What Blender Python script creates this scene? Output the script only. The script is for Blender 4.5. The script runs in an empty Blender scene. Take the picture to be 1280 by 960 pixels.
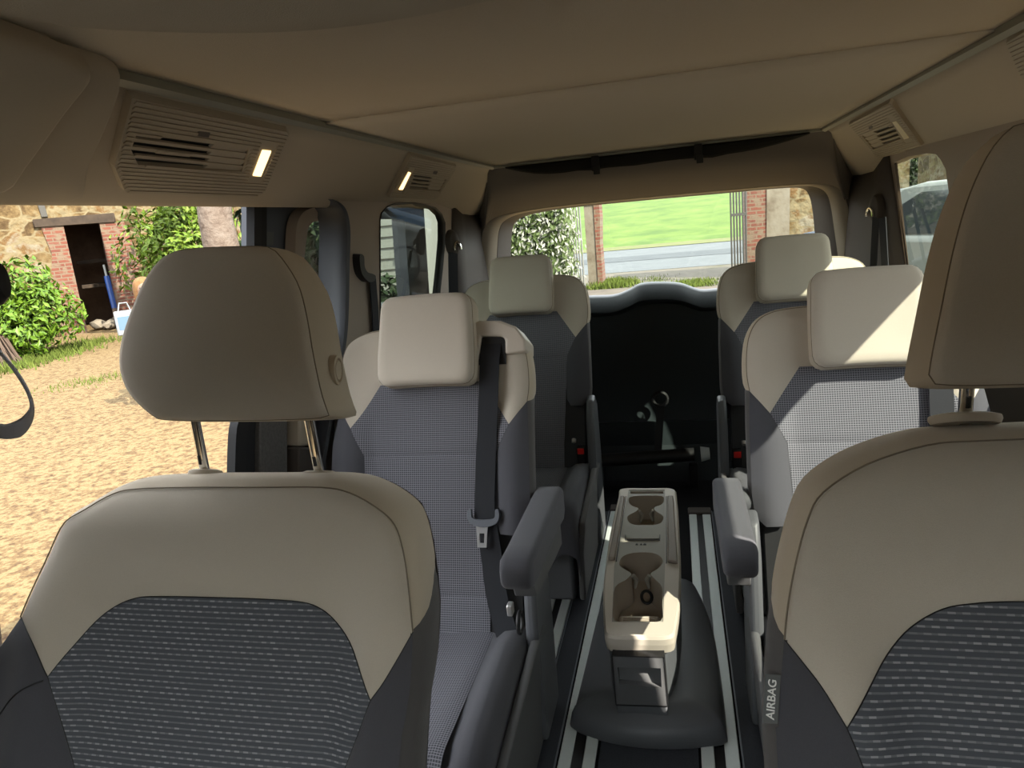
SKY, SUN, EXPO, EXT = 1.6, 5.0, 2.0, .185
SUNDIR = (-.60, .42, -.585)
import bpy, bmesh, math, random
import numpy as np
from mathutils import Vector, Matrix, geometry, noise

random.seed(7)
PI = math.pi
scn = bpy.context.scene
COL = scn.collection
V3 = lambda *a: np.array(a, float)

# ------------------------------------------------------------------ camera model (1280 x 960 frame)
FPX, CAMZ = 880.0, 1.2
CAM = V3(0, 0, CAMZ)
_a = V3(202, -217, FPX); _a /= np.linalg.norm(_a)
_d = V3(.0945, 1, (-202 * .0945 + 217) / FPX); _d /= np.linalg.norm(_d)
_t = np.cross(_d, _a)
cam_right = V3(_t[0], _a[0], -_d[0]); cam_down = V3(_t[1], _a[1], -_d[1]); cam_fwd = V3(_t[2], _a[2], -_d[2])

def ray(u, v):
    return cam_right * (u - 640) + cam_down * (v - 480) + cam_fwd * FPX
def aty(u, v, y):
    r = ray(u, v); return CAM + r * (y / r[1])
def atx(u, v, x):
    r = ray(u, v); return CAM + r * (x / r[0])
def atz(u, v, z):
    r = ray(u, v); return CAM + r * ((z - CAMZ) / r[2])

class Plane:
    """A real plane in the car: origin, two in-plane axes and the normal towards the room."""
    def __init__(s, o, U, V):
        s.o = np.array(o, float); s.U = np.array(U, float) / np.linalg.norm(U)
        V = np.array(V, float); V = V - s.U * (V @ s.U); s.V = V / np.linalg.norm(V)
        s.N = np.cross(s.U, s.V)
    def p(s, a, b, h=0.):
        return s.o + s.U * a + s.V * b + s.N * h
    def st(s, u, v, h=0.):
        r = ray(u, v); q = CAM + r * (((s.o + s.N * h - CAM) @ s.N) / (r @ s.N)) - s.o
        return (float(q @ s.U), float(q @ s.V))
def recline(y0, z0, deg, x0=0.):
    r = math.radians(deg)
    return Plane((x0, y0, z0), (1, 0, 0), (0, math.sin(r), math.cos(r)))

# ------------------------------------------------------------------ objects
def tag(o, label=None, cat=None, group=None, kind=None):
    if label: o['label'] = label
    if cat: o['category'] = cat
    if group: o['group'] = group
    if kind: o['kind'] = kind
    return o
def thing(name, label, cat, loc=(0, 0, 0), group=None, kind=None):
    o = bpy.data.objects.new(name, None); COL.objects.link(o)
    o.location = tuple(float(c) for c in loc); o.empty_display_size = .1
    return tag(o, label, cat, group, kind)
def root_loc(o):
    v = Vector((0, 0, 0))
    while o is not None:
        v = v + o.location; o = o.parent
    return v

class MB:
    def __init__(s): s.v = []; s.f = []; s.uv = []
    def add(s, verts, faces, uvs=None):
        n = len(s.v)
        s.v += [tuple(float(c) for c in p) for p in verts]
        s.f += [tuple(i + n for i in f) for f in faces]
        s.uv += list(uvs) if uvs is not None else [(p[0], p[2]) for p in s.v[n:]]
        return s
    def build(s, name, mat, parent=None, smooth=True, bevel=0, sub=0, solid=0, angle=None, seg=2, offs=-1):
        me = bpy.data.meshes.new(name); o = bpy.data.objects.new(name, me); COL.objects.link(o)
        off = Vector((0, 0, 0))
        if parent is not None:
            o.parent = parent; off = root_loc(parent)
        me.from_pydata([(x - off.x, y - off.y, z - off.z) for x, y, z in s.v], [], s.f)
        bm = bmesh.new(); bm.from_mesh(me); bmesh.ops.recalc_face_normals(bm, faces=bm.faces) if not solid else None
        bm.to_mesh(me); bm.free()
        ul = me.uv_layers.new(name='UVMap')
        vi = np.zeros(len(me.loops), dtype=np.int32); me.loops.foreach_get('vertex_index', vi)
        ul.data.foreach_set('uv', np.array(s.uv, dtype=np.float32)[vi].ravel())
        me.materials.append(mat)
        if smooth:
            me.polygons.foreach_set('use_smooth', [True] * len(me.polygons))
        if solid:
            m = o.modifiers.new('thick', 'SOLIDIFY'); m.thickness = solid; m.offset = offs
        if bevel:
            m = o.modifiers.new('bevel', 'BEVEL'); m.width = bevel; m.segments = seg; m.limit_method = 'ANGLE'; m.angle_limit = .6
            m.harden_normals = False
        if sub:
            m = o.modifiers.new('sub', 'SUBSURF'); m.levels = m.render_levels = sub
        if smooth and not sub:
            try:
                me.set_sharp_from_angle(angle=angle if angle is not None else .6)
            except Exception: pass
        return o
    # ---- shapes
    def box(s, lo, hi, ax=None):
        (a, b, c), (d, e, f) = lo, hi
        P = [(a, b, c), (d, b, c), (d, e, c), (a, e, c), (a, b, f), (d, b, f), (d, e, f), (a, e, f)]
        if ax is not None: P = [ax(*p) for p in P]
        return s.add(P, [(0, 3, 2, 1), (4, 5, 6, 7), (0, 1, 5, 4), (1, 2, 6, 5), (2, 3, 7, 6), (3, 0, 4, 7)])
    def prism(s, pts, fn, h0, h1):
        """polygon pts (a, b) extruded from h0 to h1; fn(a, b, h) -> xyz"""
        n = len(pts)
        tri = geometry.tessellate_polygon([[Vector((p[0], p[1], 0)) for p in pts]])
        vs = [fn(p[0], p[1], h0) for p in pts] + [fn(p[0], p[1], h1) for p in pts]
        fs = [tuple(t) for t in tri] + [tuple(i + n for i in reversed(t)) for t in tri]
        fs += [(i, (i + 1) % n, (i + 1) % n + n, i + n) for i in range(n)]
        return s.add(vs, fs)
    def sheet(s, outer, holes, fn):
        loops = [outer] + list(holes); flat = [p for l in loops for p in l]
        tri = geometry.tessellate_polygon([[Vector((p[0], p[1], 0)) for p in l] for l in loops])
        return s.add([fn(*p) for p in flat], [tuple(t) for t in tri])
    def tube(s, path, r, n=10, cap=True):
        path = [np.array(p, float) for p in path]; m = len(path)
        rs = r if hasattr(r, '__len__') else [r] * m
        T = [path[min(i + 1, m - 1)] - path[max(i - 1, 0)] for i in range(m)]
        T = [t / (np.linalg.norm(t) + 1e-12) for t in T]
        ref = V3(0, 0, 1) if abs(T[0][2]) < .9 else V3(1, 0, 0)
        vs = []
        for i in range(m):
            a = np.cross(T[i], ref); a /= np.linalg.norm(a) + 1e-12; b = np.cross(a, T[i]); ref = b
            for k in range(n):
                w = 2 * PI * k / n; vs.append(path[i] + rs[i] * (a * math.cos(w) + b * math.sin(w)))
        fs = [(i * n + k, i * n + (k + 1) % n, (i + 1) * n + (k + 1) % n, (i + 1) * n + k) for i in range(m - 1) for k in range(n)]
        if cap: fs += [tuple(range(n - 1, -1, -1)), tuple((m - 1) * n + k for k in range(n))]
        return s.add(vs, fs)
    def ribbon(s, path, w, side, th=.0015):
        """flat strap along path; side = width direction (one vector or one per point)"""
        path = [np.array(p, float) for p in path]; m = len(path); vs = []
        for i in range(m):
            T = path[min(i + 1, m - 1)] - path[max(i - 1, 0)]; T /= np.linalg.norm(T)
            sd = np.array(side[i] if hasattr(side[0], '__len__') else side, float); sd = sd - T * (sd @ T); sd /= np.linalg.norm(sd)
            nn = np.cross(T, sd)
            for a, b in ((-1, -1), (1, -1), (1, 1), (-1, 1)): vs.append(path[i] + sd * a * w / 2 + nn * b * th)
        fs = [(i * 4 + k, i * 4 + (k + 1) % 4, i * 4 + 4 + (k + 1) % 4, i * 4 + 4 + k) for i in range(m - 1) for k in range(4)]
        fs += [(3, 2, 1, 0), tuple((m - 1) * 4 + k for k in range(4))]
        return s.add(vs, fs)
    def rings(s, rings, cap0=True, cap1=True, uvs=None):
        n = len(rings[0]); m = len(rings)
        vs = [p for r in rings for p in r]
        fs = [(i * n + k, i * n + (k + 1) % n, (i + 1) * n + (k + 1) % n, (i + 1) * n + k) for i in range(m - 1) for k in range(n)]
        if cap0: fs.append(tuple(range(n - 1, -1, -1)))
        if cap1: fs.append(tuple((m - 1) * n + k for k in range(n)))
        return s.add(vs, fs, uvs)
    def pillow(s, outline, prof, fn, c=None):
        """star-shaped outline (a, b); prof = [(scale, h), ...] from front centre to back centre"""
        O = np.array(outline, float); c = O.mean(0) if c is None else np.array(c, float)
        rg, uv = [], []
        for k, h in prof:
            k = max(k, .02)
            rg.append([fn(*(c + (p - c) * k), h) for p in O]); uv += [tuple(c + (p - c) * k) for p in O]
        return s.rings(rg, True, True, uv)

def curve(pts, n=6, closed=False):
    P = [np.array(p, float) for p in pts]; m = len(P); out = []
    rng = range(m if closed else m - 1)
    for i in rng:
        if closed: p0, p1, p2, p3 = P[i - 1], P[i], P[(i + 1) % m], P[(i + 2) % m]
        else:
            p1, p2 = P[i], P[i + 1]; p0 = P[i - 1] if i else 2 * p1 - p2; p3 = P[i + 2] if i + 2 < m else 2 * p2 - p1
        for k in range(n):
            t = k / n
            out.append(.5 * (2 * p1 + (p2 - p0) * t + (2 * p0 - 5 * p1 + 4 * p2 - p3) * t * t + (3 * p1 - p0 - 3 * p2 + p3) * t ** 3))
    if not closed: out.append(P[-1])
    return [tuple(float(c) for c in p) for p in out]
def resample(pts, n, closed=True):
    P = [np.array(p, float) for p in pts]
    if closed: P.append(P[0])
    L = [0.]
    for a, b in zip(P, P[1:]): L.append(L[-1] + np.linalg.norm(b - a))
    out = []; N = n if closed else n - 1
    P = np.array(P); L = np.array(L)
    for i in range(n):
        x = L[-1] * i / N
        out.append(tuple(float(np.interp(x, L, P[:, j])) for j in range(P.shape[1])))
    return out
def rrect(a0, b0, a1, b1, r, n=5):
    out = []
    for cx, cy, w0 in ((a1 - r, b1 - r, 0), (a0 + r, b1 - r, 90), (a0 + r, b0 + r, 180), (a1 - r, b0 + r, 270)):
        for k in range(n + 1):
            w = math.radians(w0 + 90 * k / n); out.append((cx + r * math.cos(w), cy + r * math.sin(w)))
    return out
def sstep(x, a, b):
    t = min(1., max(0., (x - a) / (b - a))); return t * t * (3 - 2 * t)

def clip_half(poly, ax, lim, keep_less):
    out = []; n = len(poly)
    for i in range(n):
        p, q = poly[i], poly[(i + 1) % n]
        ip = (p[ax] <= lim) if keep_less else (p[ax] >= lim); iq = (q[ax] <= lim) if keep_less else (q[ax] >= lim)
        if ip: out.append(p)
        if ip != iq:
            t = (lim - p[ax]) / (q[ax] - p[ax]); out.append((p[0] + (q[0] - p[0]) * t, p[1] + (q[1] - p[1]) * t))
    return out
def panel(poly, fn, step=.012, groove=.004, gw=.006, mb=None, stepb=None):
    """upholstery panel: the polygon in seam coordinates cut into a fine grid, laid on fn(a, b, dh), edges sunk into the seam"""
    mb = mb or MB(); poly = [tuple(p) for p in poly]; stepb = stepb or step
    A = np.array(poly); B = np.roll(A, -1, axis=0); D = B - A; LL = (D ** 2).sum(1) + 1e-15
    a0, b0 = A.min(0); a1, b1 = A.max(0); key = {}; vs = []; fs = []
    na, nb = max(1, math.ceil((a1 - a0) / step)), max(1, math.ceil((b1 - b0) / stepb))
    for i in range(na):
        x0 = a0 + (a1 - a0) * i / na; x1 = a0 + (a1 - a0) * (i + 1) / na
        colp = clip_half(clip_half(poly, 0, x0, False), 0, x1, True) if na > 1 else poly
        if len(colp) < 3: continue
        for j in range(nb):
            y0 = b0 + (b1 - b0) * j / nb; y1 = b0 + (b1 - b0) * (j + 1) / nb
            q = clip_half(clip_half(colp, 1, y0, False), 1, y1, True)
            if len(q) < 3: continue
            ids = []
            for p in q:
                k = (round(p[0], 5), round(p[1], 5))
                if k not in key: key[k] = len(vs); vs.append(p)
                if not ids or ids[-1] != key[k]: ids.append(key[k])
            if len(ids) > 1 and ids[0] == ids[-1]: ids.pop()
            if len(set(ids)) == len(ids) and len(ids) >= 3: fs.append(tuple(ids))
    W = np.array(vs)
    dist = np.full(len(W), 9.)
    for a, d, l in zip(A, D, LL):
        t = np.clip(((W - a) @ d) / l, 0, 1); dist = np.minimum(dist, np.hypot(*(W - a - t[:, None] * d).T))
    mb.add([fn(p[0], p[1], -groove * math.exp(-(dd / gw) ** 1.5)) for p, dd in zip(W, dist)], fs, [tuple(p) for p in W])
    return mb

# ------------------------------------------------------------------ materials
def lin(r, g=None, b=None):
    c = (r, r, r) if g is None else (r, g, b)
    return tuple((x / 255 / 12.92 if x / 255 <= .04045 else ((x / 255 + .055) / 1.055) ** 2.4) for x in c) + (1.,)
def mat(name, col, rough=.6, metal=0., spec=.4, noise_amt=0., nscale=60., bump=0., bscale=400., sheen=0., coord='Object', emit=None, es=0.):
    m = bpy.data.materials.new(name); m.use_nodes = True; nt = m.node_tree; N = nt.nodes; L = nt.links
    b = N['Principled BSDF']; b.inputs['Base Color'].default_value = col; b.inputs['Roughness'].default_value = rough
    b.inputs['Metallic'].default_value = metal; b.inputs['Specular IOR Level'].default_value = spec
    if sheen: b.inputs['Sheen Weight'].default_value = sheen
    if emit: b.inputs['Emission Color'].default_value = emit; b.inputs['Emission Strength'].default_value = es
    if noise_amt or bump:
        tc = N.new('ShaderNodeTexCoord')
    if noise_amt:
        n = N.new('ShaderNodeTexNoise'); n.inputs['Scale'].default_value = nscale; n.inputs['Detail'].default_value = 5
        L.new(tc.outputs[coord], n.inputs['Vector'])
        mx = N.new('ShaderNodeMixRGB'); mx.inputs[1].default_value = tuple(c * (1 - noise_amt) for c in col[:3]) + (1,)
        mx.inputs[2].default_value = tuple(min(1, c * (1 + noise_amt)) for c in col[:3]) + (1,)
        L.new(n.outputs['Fac'], mx.inputs[0]); L.new(mx.outputs[0], b.inputs['Base Color'])
    if bump:
        n2 = N.new('ShaderNodeTexNoise'); n2.inputs['Scale'].default_value = bscale; n2.inputs['Detail'].default_value = 2
        L.new(tc.outputs[coord], n2.inputs['Vector'])
        bp = N.new('ShaderNodeBump'); bp.inputs['Strength'].default_value = bump; bp.inputs['Distance'].default_value = .002
        L.new(n2.outputs['Fac'], bp.inputs['Height']); L.new(bp.outputs[0], b.inputs['Normal'])
    return m
def weave(name, base, hi, pitch_v, pitch_u, amount, row_w=.3, dash=True, coarse=0.):
    """woven seat centre: light dashes in rows, in seam coordinates (metres)"""
    m = bpy.data.materials.new(name); m.use_nodes = True; nt = m.node_tree; N = nt.nodes; L = nt.links
    b = N['Principled BSDF']; b.inputs['Roughness'].default_value = .85; b.inputs['Specular IOR Level'].default_value = .2
    uv = N.new('ShaderNodeUVMap'); sp = N.new('ShaderNodeSeparateXYZ'); L.new(uv.outputs[0], sp.inputs[0])
    def mth(op, a, bb=None):
        x = N.new('ShaderNodeMath'); x.operation = op
        for i, q in enumerate((a, bb)):
            if q is None: continue
            if isinstance(q, (int, float)): x.inputs[i].default_value = q
            else: L.new(q, x.inputs[i])
        return x.outputs[0]
    v = mth('DIVIDE', sp.outputs[1], pitch_v); fv = mth('FRACT', v); row = mth('FLOOR', v)
    u = mth('DIVIDE', sp.outputs[0], pitch_u); u2 = mth('ADD', u, mth('MULTIPLY', row, .37) if dash else 0.); fu = mth('FRACT', u2)
    rowm = mth('MULTIPLY', mth('LESS_THAN', fv, row_w), 1.)
    dash_m = mth('LESS_THAN', fu, .55 if dash else .22)
    wn = N.new('ShaderNodeTexWhiteNoise'); wn.noise_dimensions = '2D'
    cb = N.new('ShaderNodeCombineXYZ'); L.new(mth('FLOOR', u2), cb.inputs[0]); L.new(row, cb.inputs[1]); L.new(cb.outputs[0], wn.inputs['Vector'])
    if dash: f = mth('MULTIPLY', rowm, mth('ADD', mth('MULTIPLY', mth('MULTIPLY', dash_m, wn.outputs['Value']), .8), .3))
    else: f = mth('MAXIMUM', rowm, mth('MULTIPLY', dash_m, .9))
    f = mth('MULTIPLY', f, amount)
    mx = N.new('ShaderNodeMixRGB'); mx.inputs[1].default_value = base; mx.inputs[2].default_value = hi
    L.new(f, mx.inputs[0]); L.new(mx.outputs[0], b.inputs['Base Color'])
    bp = N.new('ShaderNodeBump'); bp.inputs['Strength'].default_value = .35; bp.inputs['Distance'].default_value = .001
    L.new(f, bp.inputs['Height']); L.new(bp.outputs[0], b.inputs['Normal'])
    return m
def glass(name, tint, gloss=.06):
    m = bpy.data.materials.new(name); m.use_nodes = True; nt = m.node_tree; N = nt.nodes; L = nt.links
    N.remove(N['Principled BSDF'])
    t = N.new('ShaderNodeBsdfTransparent'); t.inputs[0].default_value = tint
    g = N.new('ShaderNodeBsdfGlossy'); g.inputs['Roughness'].default_value = .02
    fr = N.new('ShaderNodeLayerWeight'); fr.inputs[0].default_value = .5
    pw = N.new('ShaderNodeMath'); pw.operation = 'POWER'; pw.inputs[1].default_value = 5; L.new(fr.outputs['Facing'], pw.inputs[0])
    mu = N.new('ShaderNodeMath'); mu.operation = 'MULTIPLY_ADD'; mu.inputs[1].default_value = .4; mu.inputs[2].default_value = gloss; L.new(pw.outputs[0], mu.inputs[0])
    mx = N.new('ShaderNodeMixShader'); L.new(mu.outputs[0], mx.inputs[0]); L.new(t.outputs[0], mx.inputs[1]); L.new(g.outputs[0], mx.inputs[2])
    L.new(mx.outputs[0], N['Material Output'].inputs[0])
    return m
def noisemix(name, cols, scale=3., detail=8., rough=.9, bump=0., bdist=.05, vor=False, bscale=None, stops=None, distort=0.):
    """colour ramp over noise (ground, stone, foliage)"""
    m = bpy.data.materials.new(name); m.use_nodes = True; nt = m.node_tree; N = nt.nodes; L = nt.links
    b = N['Principled BSDF']; b.inputs['Roughness'].default_value = rough; b.inputs['Specular IOR Level'].default_value = .2
    tc = N.new('ShaderNodeTexCoord'); n = N.new('ShaderNodeTexNoise'); n.inputs['Scale'].default_value = scale
    n.inputs['Detail'].default_value = detail; n.inputs['Roughness'].default_value = .7; n.inputs['Distortion'].default_value = distort
    L.new(tc.outputs['Object'], n.inputs['Vector'])
    r = N.new('ShaderNodeValToRGB'); e = r.color_ramp.elements
    stops = stops or [.3 + .4 * i / (len(cols) - 1) for i in range(len(cols))]
    e[0].position, e[0].color = stops[0], cols[0]; e[1].position, e[1].color = stops[-1], cols[-1]
    for p, c in list(zip(stops, cols))[1:-1]:
        x = e.new(p); x.color = c
    L.new(n.outputs['Fac'], r.inputs[0]); L.new(r.outputs[0], b.inputs['Base Color'])
    if vor:
        mp = N.new('ShaderNodeMapping'); mp.inputs['Scale'].default_value = (1, 1, 1.5); L.new(tc.outputs['Object'], mp.inputs[0])
        nz = N.new('ShaderNodeTexNoise'); nz.inputs['Scale'].default_value = 3; L.new(mp.outputs[0], nz.inputs['Vector'])
        ad = N.new('ShaderNodeMixRGB'); ad.blend_type = 'ADD'; ad.inputs[0].default_value = .25; L.new(mp.outputs[0], ad.inputs[1]); L.new(nz.outputs['Color'], ad.inputs[2])
        vc = N.new('ShaderNodeTexVoronoi'); vc.inputs['Scale'].default_value = vor; L.new(ad.outputs[0], vc.inputs['Vector'])
        ve = N.new('ShaderNodeTexVoronoi'); ve.feature = 'DISTANCE_TO_EDGE'; ve.inputs['Scale'].default_value = vor; L.new(ad.outputs[0], ve.inputs['Vector'])
        sv = N.new('ShaderNodeSeparateColor'); L.new(vc.outputs['Color'], sv.inputs[0])
        mi = N.new('ShaderNodeMath'); mi.operation = 'MULTIPLY_ADD'; mi.inputs[1].default_value = .32; mi.inputs[2].default_value = -.16; L.new(sv.outputs[0], mi.inputs[0])
        sm = N.new('ShaderNodeMath'); sm.operation = 'ADD'; L.new(n.outputs['Fac'], sm.inputs[0]); L.new(mi.outputs[0], sm.inputs[1]); L.new(sm.outputs[0], r.inputs[0])
        rr_ = N.new('ShaderNodeMapRange'); rr_.inputs['From Min'].default_value = .02; rr_.inputs['From Max'].default_value = .09; L.new(ve.outputs['Distance'], rr_.inputs['Value'])
        mm = N.new('ShaderNodeMixRGB'); L.new(rr_.outputs[0], mm.inputs[0]); mm.inputs[1].default_value = cols[2]; L.new(r.outputs[0], mm.inputs[2]); L.new(mm.outputs[0], b.inputs['Base Color'])
    if bump:
        n2 = N.new('ShaderNodeTexNoise'); n2.inputs['Scale'].default_value = bscale or scale * 4; n2.inputs['Detail'].default_value = 6
        L.new(tc.outputs['Object'], n2.inputs['Vector'])
        bp = N.new('ShaderNodeBump'); bp.inputs['Strength'].default_value = bump; bp.inputs['Distance'].default_value = bdist
        L.new(n2.outputs['Fac'], bp.inputs['Height']); L.new(bp.outputs[0], b.inputs['Normal'])
    return m
def bricks(name, c1, c2, mortar, bw=.22, bh=.075, ms=.012, rot=None):
    m = bpy.data.materials.new(name); m.use_nodes = True; nt = m.node_tree; N = nt.nodes; L = nt.links
    b = N['Principled BSDF']; b.inputs['Roughness'].default_value = .9
    uv = N.new('ShaderNodeUVMap'); br = N.new('ShaderNodeTexBrick'); L.new(uv.outputs[0], br.inputs['Vector'])
    br.inputs['Color1'].default_value = c1; br.inputs['Color2'].default_value = c2; br.inputs['Mortar'].default_value = mortar
    br.inputs['Scale'].default_value = 1.; br.inputs['Brick Width'].default_value = bw; br.inputs['Row Height'].default_value = bh
    br.inputs['Mortar Size'].default_value = ms; br.inputs['Bias'].default_value = -.2
    n = N.new('ShaderNodeTexNoise'); n.inputs['Scale'].default_value = 6; n.inputs['Detail'].default_value = 6; L.new(uv.outputs[0], n.inputs['Vector'])
    r = N.new('ShaderNodeValToRGB'); r.color_ramp.elements[0].position = .5; r.color_ramp.elements[1].position = .62; L.new(n.outputs['Fac'], r.inputs[0])
    mx = N.new('ShaderNodeMixRGB'); L.new(r.outputs[0], mx.inputs[0]); L.new(br.outputs[0], mx.inputs[1]); mx.inputs[2].default_value = mortar
    L.new(mx.outputs[0], b.inputs['Base Color'])
    bp = N.new('ShaderNodeBump'); bp.inputs['Strength'].default_value = .6; bp.inputs['Distance'].default_value = .02
    L.new(br.outputs['Fac'], bp.inputs['Height']); bp.invert = True; L.new(bp.outputs[0], b.inputs['Normal'])
    return m

M = {}
CREAM = (.52, .465, .385, 1); GREY = (.072, .072, .082, 1)
M['cream'] = mat('cream_fabric', CREAM, .9, spec=.15, noise_amt=.07, nscale=700, bump=.25, bscale=1500, sheen=.2)
M['creamside'] = mat('cream_side_fabric', (.49, .42, .32, 1), .9, spec=.15, noise_amt=.06, nscale=700, bump=.25, bscale=1500, sheen=.2)
M['grey'] = mat('grey_fabric', GREY, .9, spec=.15, noise_amt=.12, nscale=800, bump=.25, bscale=1500, sheen=.15)
M['greyside'] = mat('grey_side_fabric', (.088, .083, .082, 1), .9, spec=.15, noise_amt=.1, nscale=800, bump=.2, bscale=1500, sheen=.15)
M['weave_front'] = weave('dashed_weave', (.085, .092, .106, 1), (.34, .34, .36, 1), .0068, .0125, .95, .3)
M['weave_grid'] = weave('grid_weave', (.070, .070, .082, 1), (.27, .27, .30, 1), .0052, .0052, .8, .26, dash=False)
M['headliner'] = mat('headliner_cloth', (.56, .49, .39, 1), .95, spec=.1, noise_amt=.04, nscale=500, bump=.25, bscale=900)
M['blind'] = mat('roof_blind_cloth', (.62, .54, .43, 1), .95, spec=.1, noise_amt=.06, nscale=450, bump=.3, bscale=800)
M['blind2'] = mat('roof_lining_smooth', (.56, .50, .41, 1), .8, spec=.2, noise_amt=.02, nscale=200)
M['trim'] = mat('warm_grey_trim', (.30, .245, .20, 1), .6, spec=.35, noise_amt=.03, nscale=300, bump=.1, bscale=1200)
M['seam'] = mat('dark_seam_thread', (.20, .165, .12, 1), .9)
M['header'] = mat('brown_grey_header_lining', (.175, .155, .14, 1), .85, spec=.2, noise_amt=.03, nscale=300)
M['trimbeige'] = mat('beige_trim', (.42, .36, .28, 1), .6, spec=.35, noise_amt=.03, nscale=300, bump=.1, bscale=1200)
M['trimdark'] = mat('dark_brown_trim', (.085, .072, .064, 1), .6, spec=.3, noise_amt=.05, nscale=300)
M['vent'] = mat('vent_plastic', (.36, .31, .24, 1), .5, spec=.4)
M['bonnet'] = mat('bounce_bonnet_paint', (.75, .70, .60, 1), .5)
M['black'] = mat('black_plastic', (.012, .012, .013, 1), .5, spec=.4)
M['rubber'] = mat('black_rubber', (.016, .016, .017, 1), .65, spec=.3)
M['tailgate'] = mat('black_grained_plastic', (.020, .027, .030, 1), .5, spec=.4, noise_amt=.2, nscale=300)
M['slate'] = mat('slate_plastic', (.095, .098, .106, 1), .45, spec=.4, noise_amt=.08, nscale=400, bump=.1, bscale=1500)
M['slate2'] = mat('slate_panel_plastic', (.10, .10, .103, 1), .5, spec=.4, noise_amt=.08, nscale=400)
M['creamplastic'] = mat('cream_plastic', (.52, .46, .385, 1), .42, spec=.45)
M['pocket'] = mat('beige_pocket_plastic', (.36, .30, .235, 1), .55, spec=.35)
M['greige'] = mat('grey_beige_insert', (.30, .28, .235, 1), .5, spec=.35, noise_amt=.08, nscale=600)
M['greige_dark'] = mat('brown_sliding_cover', (.24, .20, .165, 1), .5, spec=.35)
M['carpet'] = mat('black_carpet', (.012, .012, .013, 1), .95, spec=.1, noise_amt=.4, nscale=500)
M['strip'] = mat('dark_floor_strip', (.035, .038, .046, 1), .75, spec=.3, noise_amt=.4, nscale=350, bump=.2, bscale=500)
M['alu'] = mat('anodised_aluminium', (.60, .64, .62, 1), .45, metal=.15, spec=.5, noise_amt=.05, nscale=80)
M['chrome'] = mat('chrome', (.78, .77, .73, 1), .12, metal=1.)
M['silver'] = mat('satin_silver', (.62, .62, .62, 1), .3, metal=.7)
M['railtrim'] = mat('grey_roof_rail', (.25, .25, .215, 1), .45, metal=.3)
M['belt'] = mat('seat_belt_webbing', (.026, .027, .031, 1), .8, spec=.2, noise_amt=.2, nscale=900)
M['beltpale'] = mat('grey_belt_webbing', (.34, .34, .38, 1), .75, spec=.2)
M['greyplastic'] = mat('blue_grey_plastic', (.13, .14, .16, 1), .4, spec=.45)
M['red'] = mat('red_buckle_button', (.75, .02, .015, 1), .4)
M['white'] = mat('white_print', (.8, .8, .78, 1), .6)
M['tagcloth'] = mat('grey_tag_cloth', (.11, .115, .115, 1), .85)
M['doorgrey'] = mat('grey_blue_door_panel', (.055, .06, .075, 1), .5, spec=.4)
M['felt'] = mat('grey_felt', (.11, .105, .1, 1), .9, noise_amt=.4, nscale=150)
M['net'] = mat('black_net_cloth', (.012, .012, .012, 1), .9, noise_amt=.5, nscale=700, bump=.3, bscale=900)
M['lamp'] = mat('lit_reading_lamp', (.9, .75, .45, 1), .4, emit=(1, .66, .28, 1), es=.75)
M['lampoff'] = mat('reading_lamp_lens', (.85, .78, .6, 1), .35)
M['glass_rear'] = glass('rear_window_glass', (.93, .97, .93, 1), .03)
M['glass_tint'] = glass('green_tinted_glass', (.50, .54, .48, 1), .04)
M['glass_mid'] = glass('sun_dimming_glass', (.42, .44, .42, 1), .03)  # tint set dark to weaken the sun patches on the seats
M['glass_clear'] = glass('clear_glass', (.9, .93, .9, 1), .03)

# ------------------------------------------------------------------ camera, sky, sun
cd = bpy.data.cameras.new('camera'); cam = bpy.data.objects.new('camera', cd); COL.objects.link(cam)
cd.sensor_width = 36; cd.lens = 36 * FPX / 1280; cd.clip_start = .02; cd.clip_end = 500
R3 = Matrix((cam_right, -cam_down, -cam_fwd)).transposed()
cam.matrix_world = Matrix.Translation(Vector(CAM)) @ R3.to_4x4()
scn.camera = cam
w = bpy.data.worlds.new('sky'); scn.world = w; w.use_nodes = True
bg = w.node_tree.nodes['Background']; bg.inputs[0].default_value = (.92, .96, 1., 1); bg.inputs[1].default_value = SKY
sd = bpy.data.lights.new('sun', 'SUN'); so = bpy.data.objects.new('sun', sd); COL.objects.link(so)
sd.energy = SUN; sd.angle = .009; sd.color = (1, .94, .82)
so.rotation_euler = Vector(SUNDIR).to_track_quat('-Z', 'Y').to_euler(); so.location = (5, -5, 8)
vs_ = scn.view_settings; vs_.view_transform = 'Standard'; vs_.look = 'None'; vs_.gamma = 1; vs_.use_curve_mapping = False; vs_.exposure = EXPO
scn.cycles.use_denoising = True
scn.cycles.max_bounces = 10; scn.cycles.diffuse_bounces = 6; scn.cycles.transparent_max_bounces = 16
scn.cycles.sample_clamp_indirect = 6
# =================================================================== CAR BODY (the setting)
def struct(mb, name, m, label=None, parent=None, **k):
    o = mb.build(name, m, parent, **k)
    if parent is None: tag(o, label, None, None, 'structure')
    return o
ZC = 1.42
XL, XR = -.632, .488                      # roof rails
LW = Plane((-.86, 0, 1.28), (0, 1, 0), (.05, 0, .38))       # left wall, s = y
RW = Plane((.70, 0, 1.28), (0, -1, 0), (-.06, 0, .38))      # right wall, s = -y
PANL = Plane((XL, 0, ZC), (0, -1, 0), (-.248, 0, -.118))    # sloping side panel with the vents, left
PANR = Plane((XR, 0, ZC), (0, 1, 0), (.248, 0, -.118))      # right

# ---- floor
struct(MB().box((-1.0, -1.3, -.06), (.80, 3.35, -.004)), 'floor', M['carpet'], 'black carpeted van floor under the seats')
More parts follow.
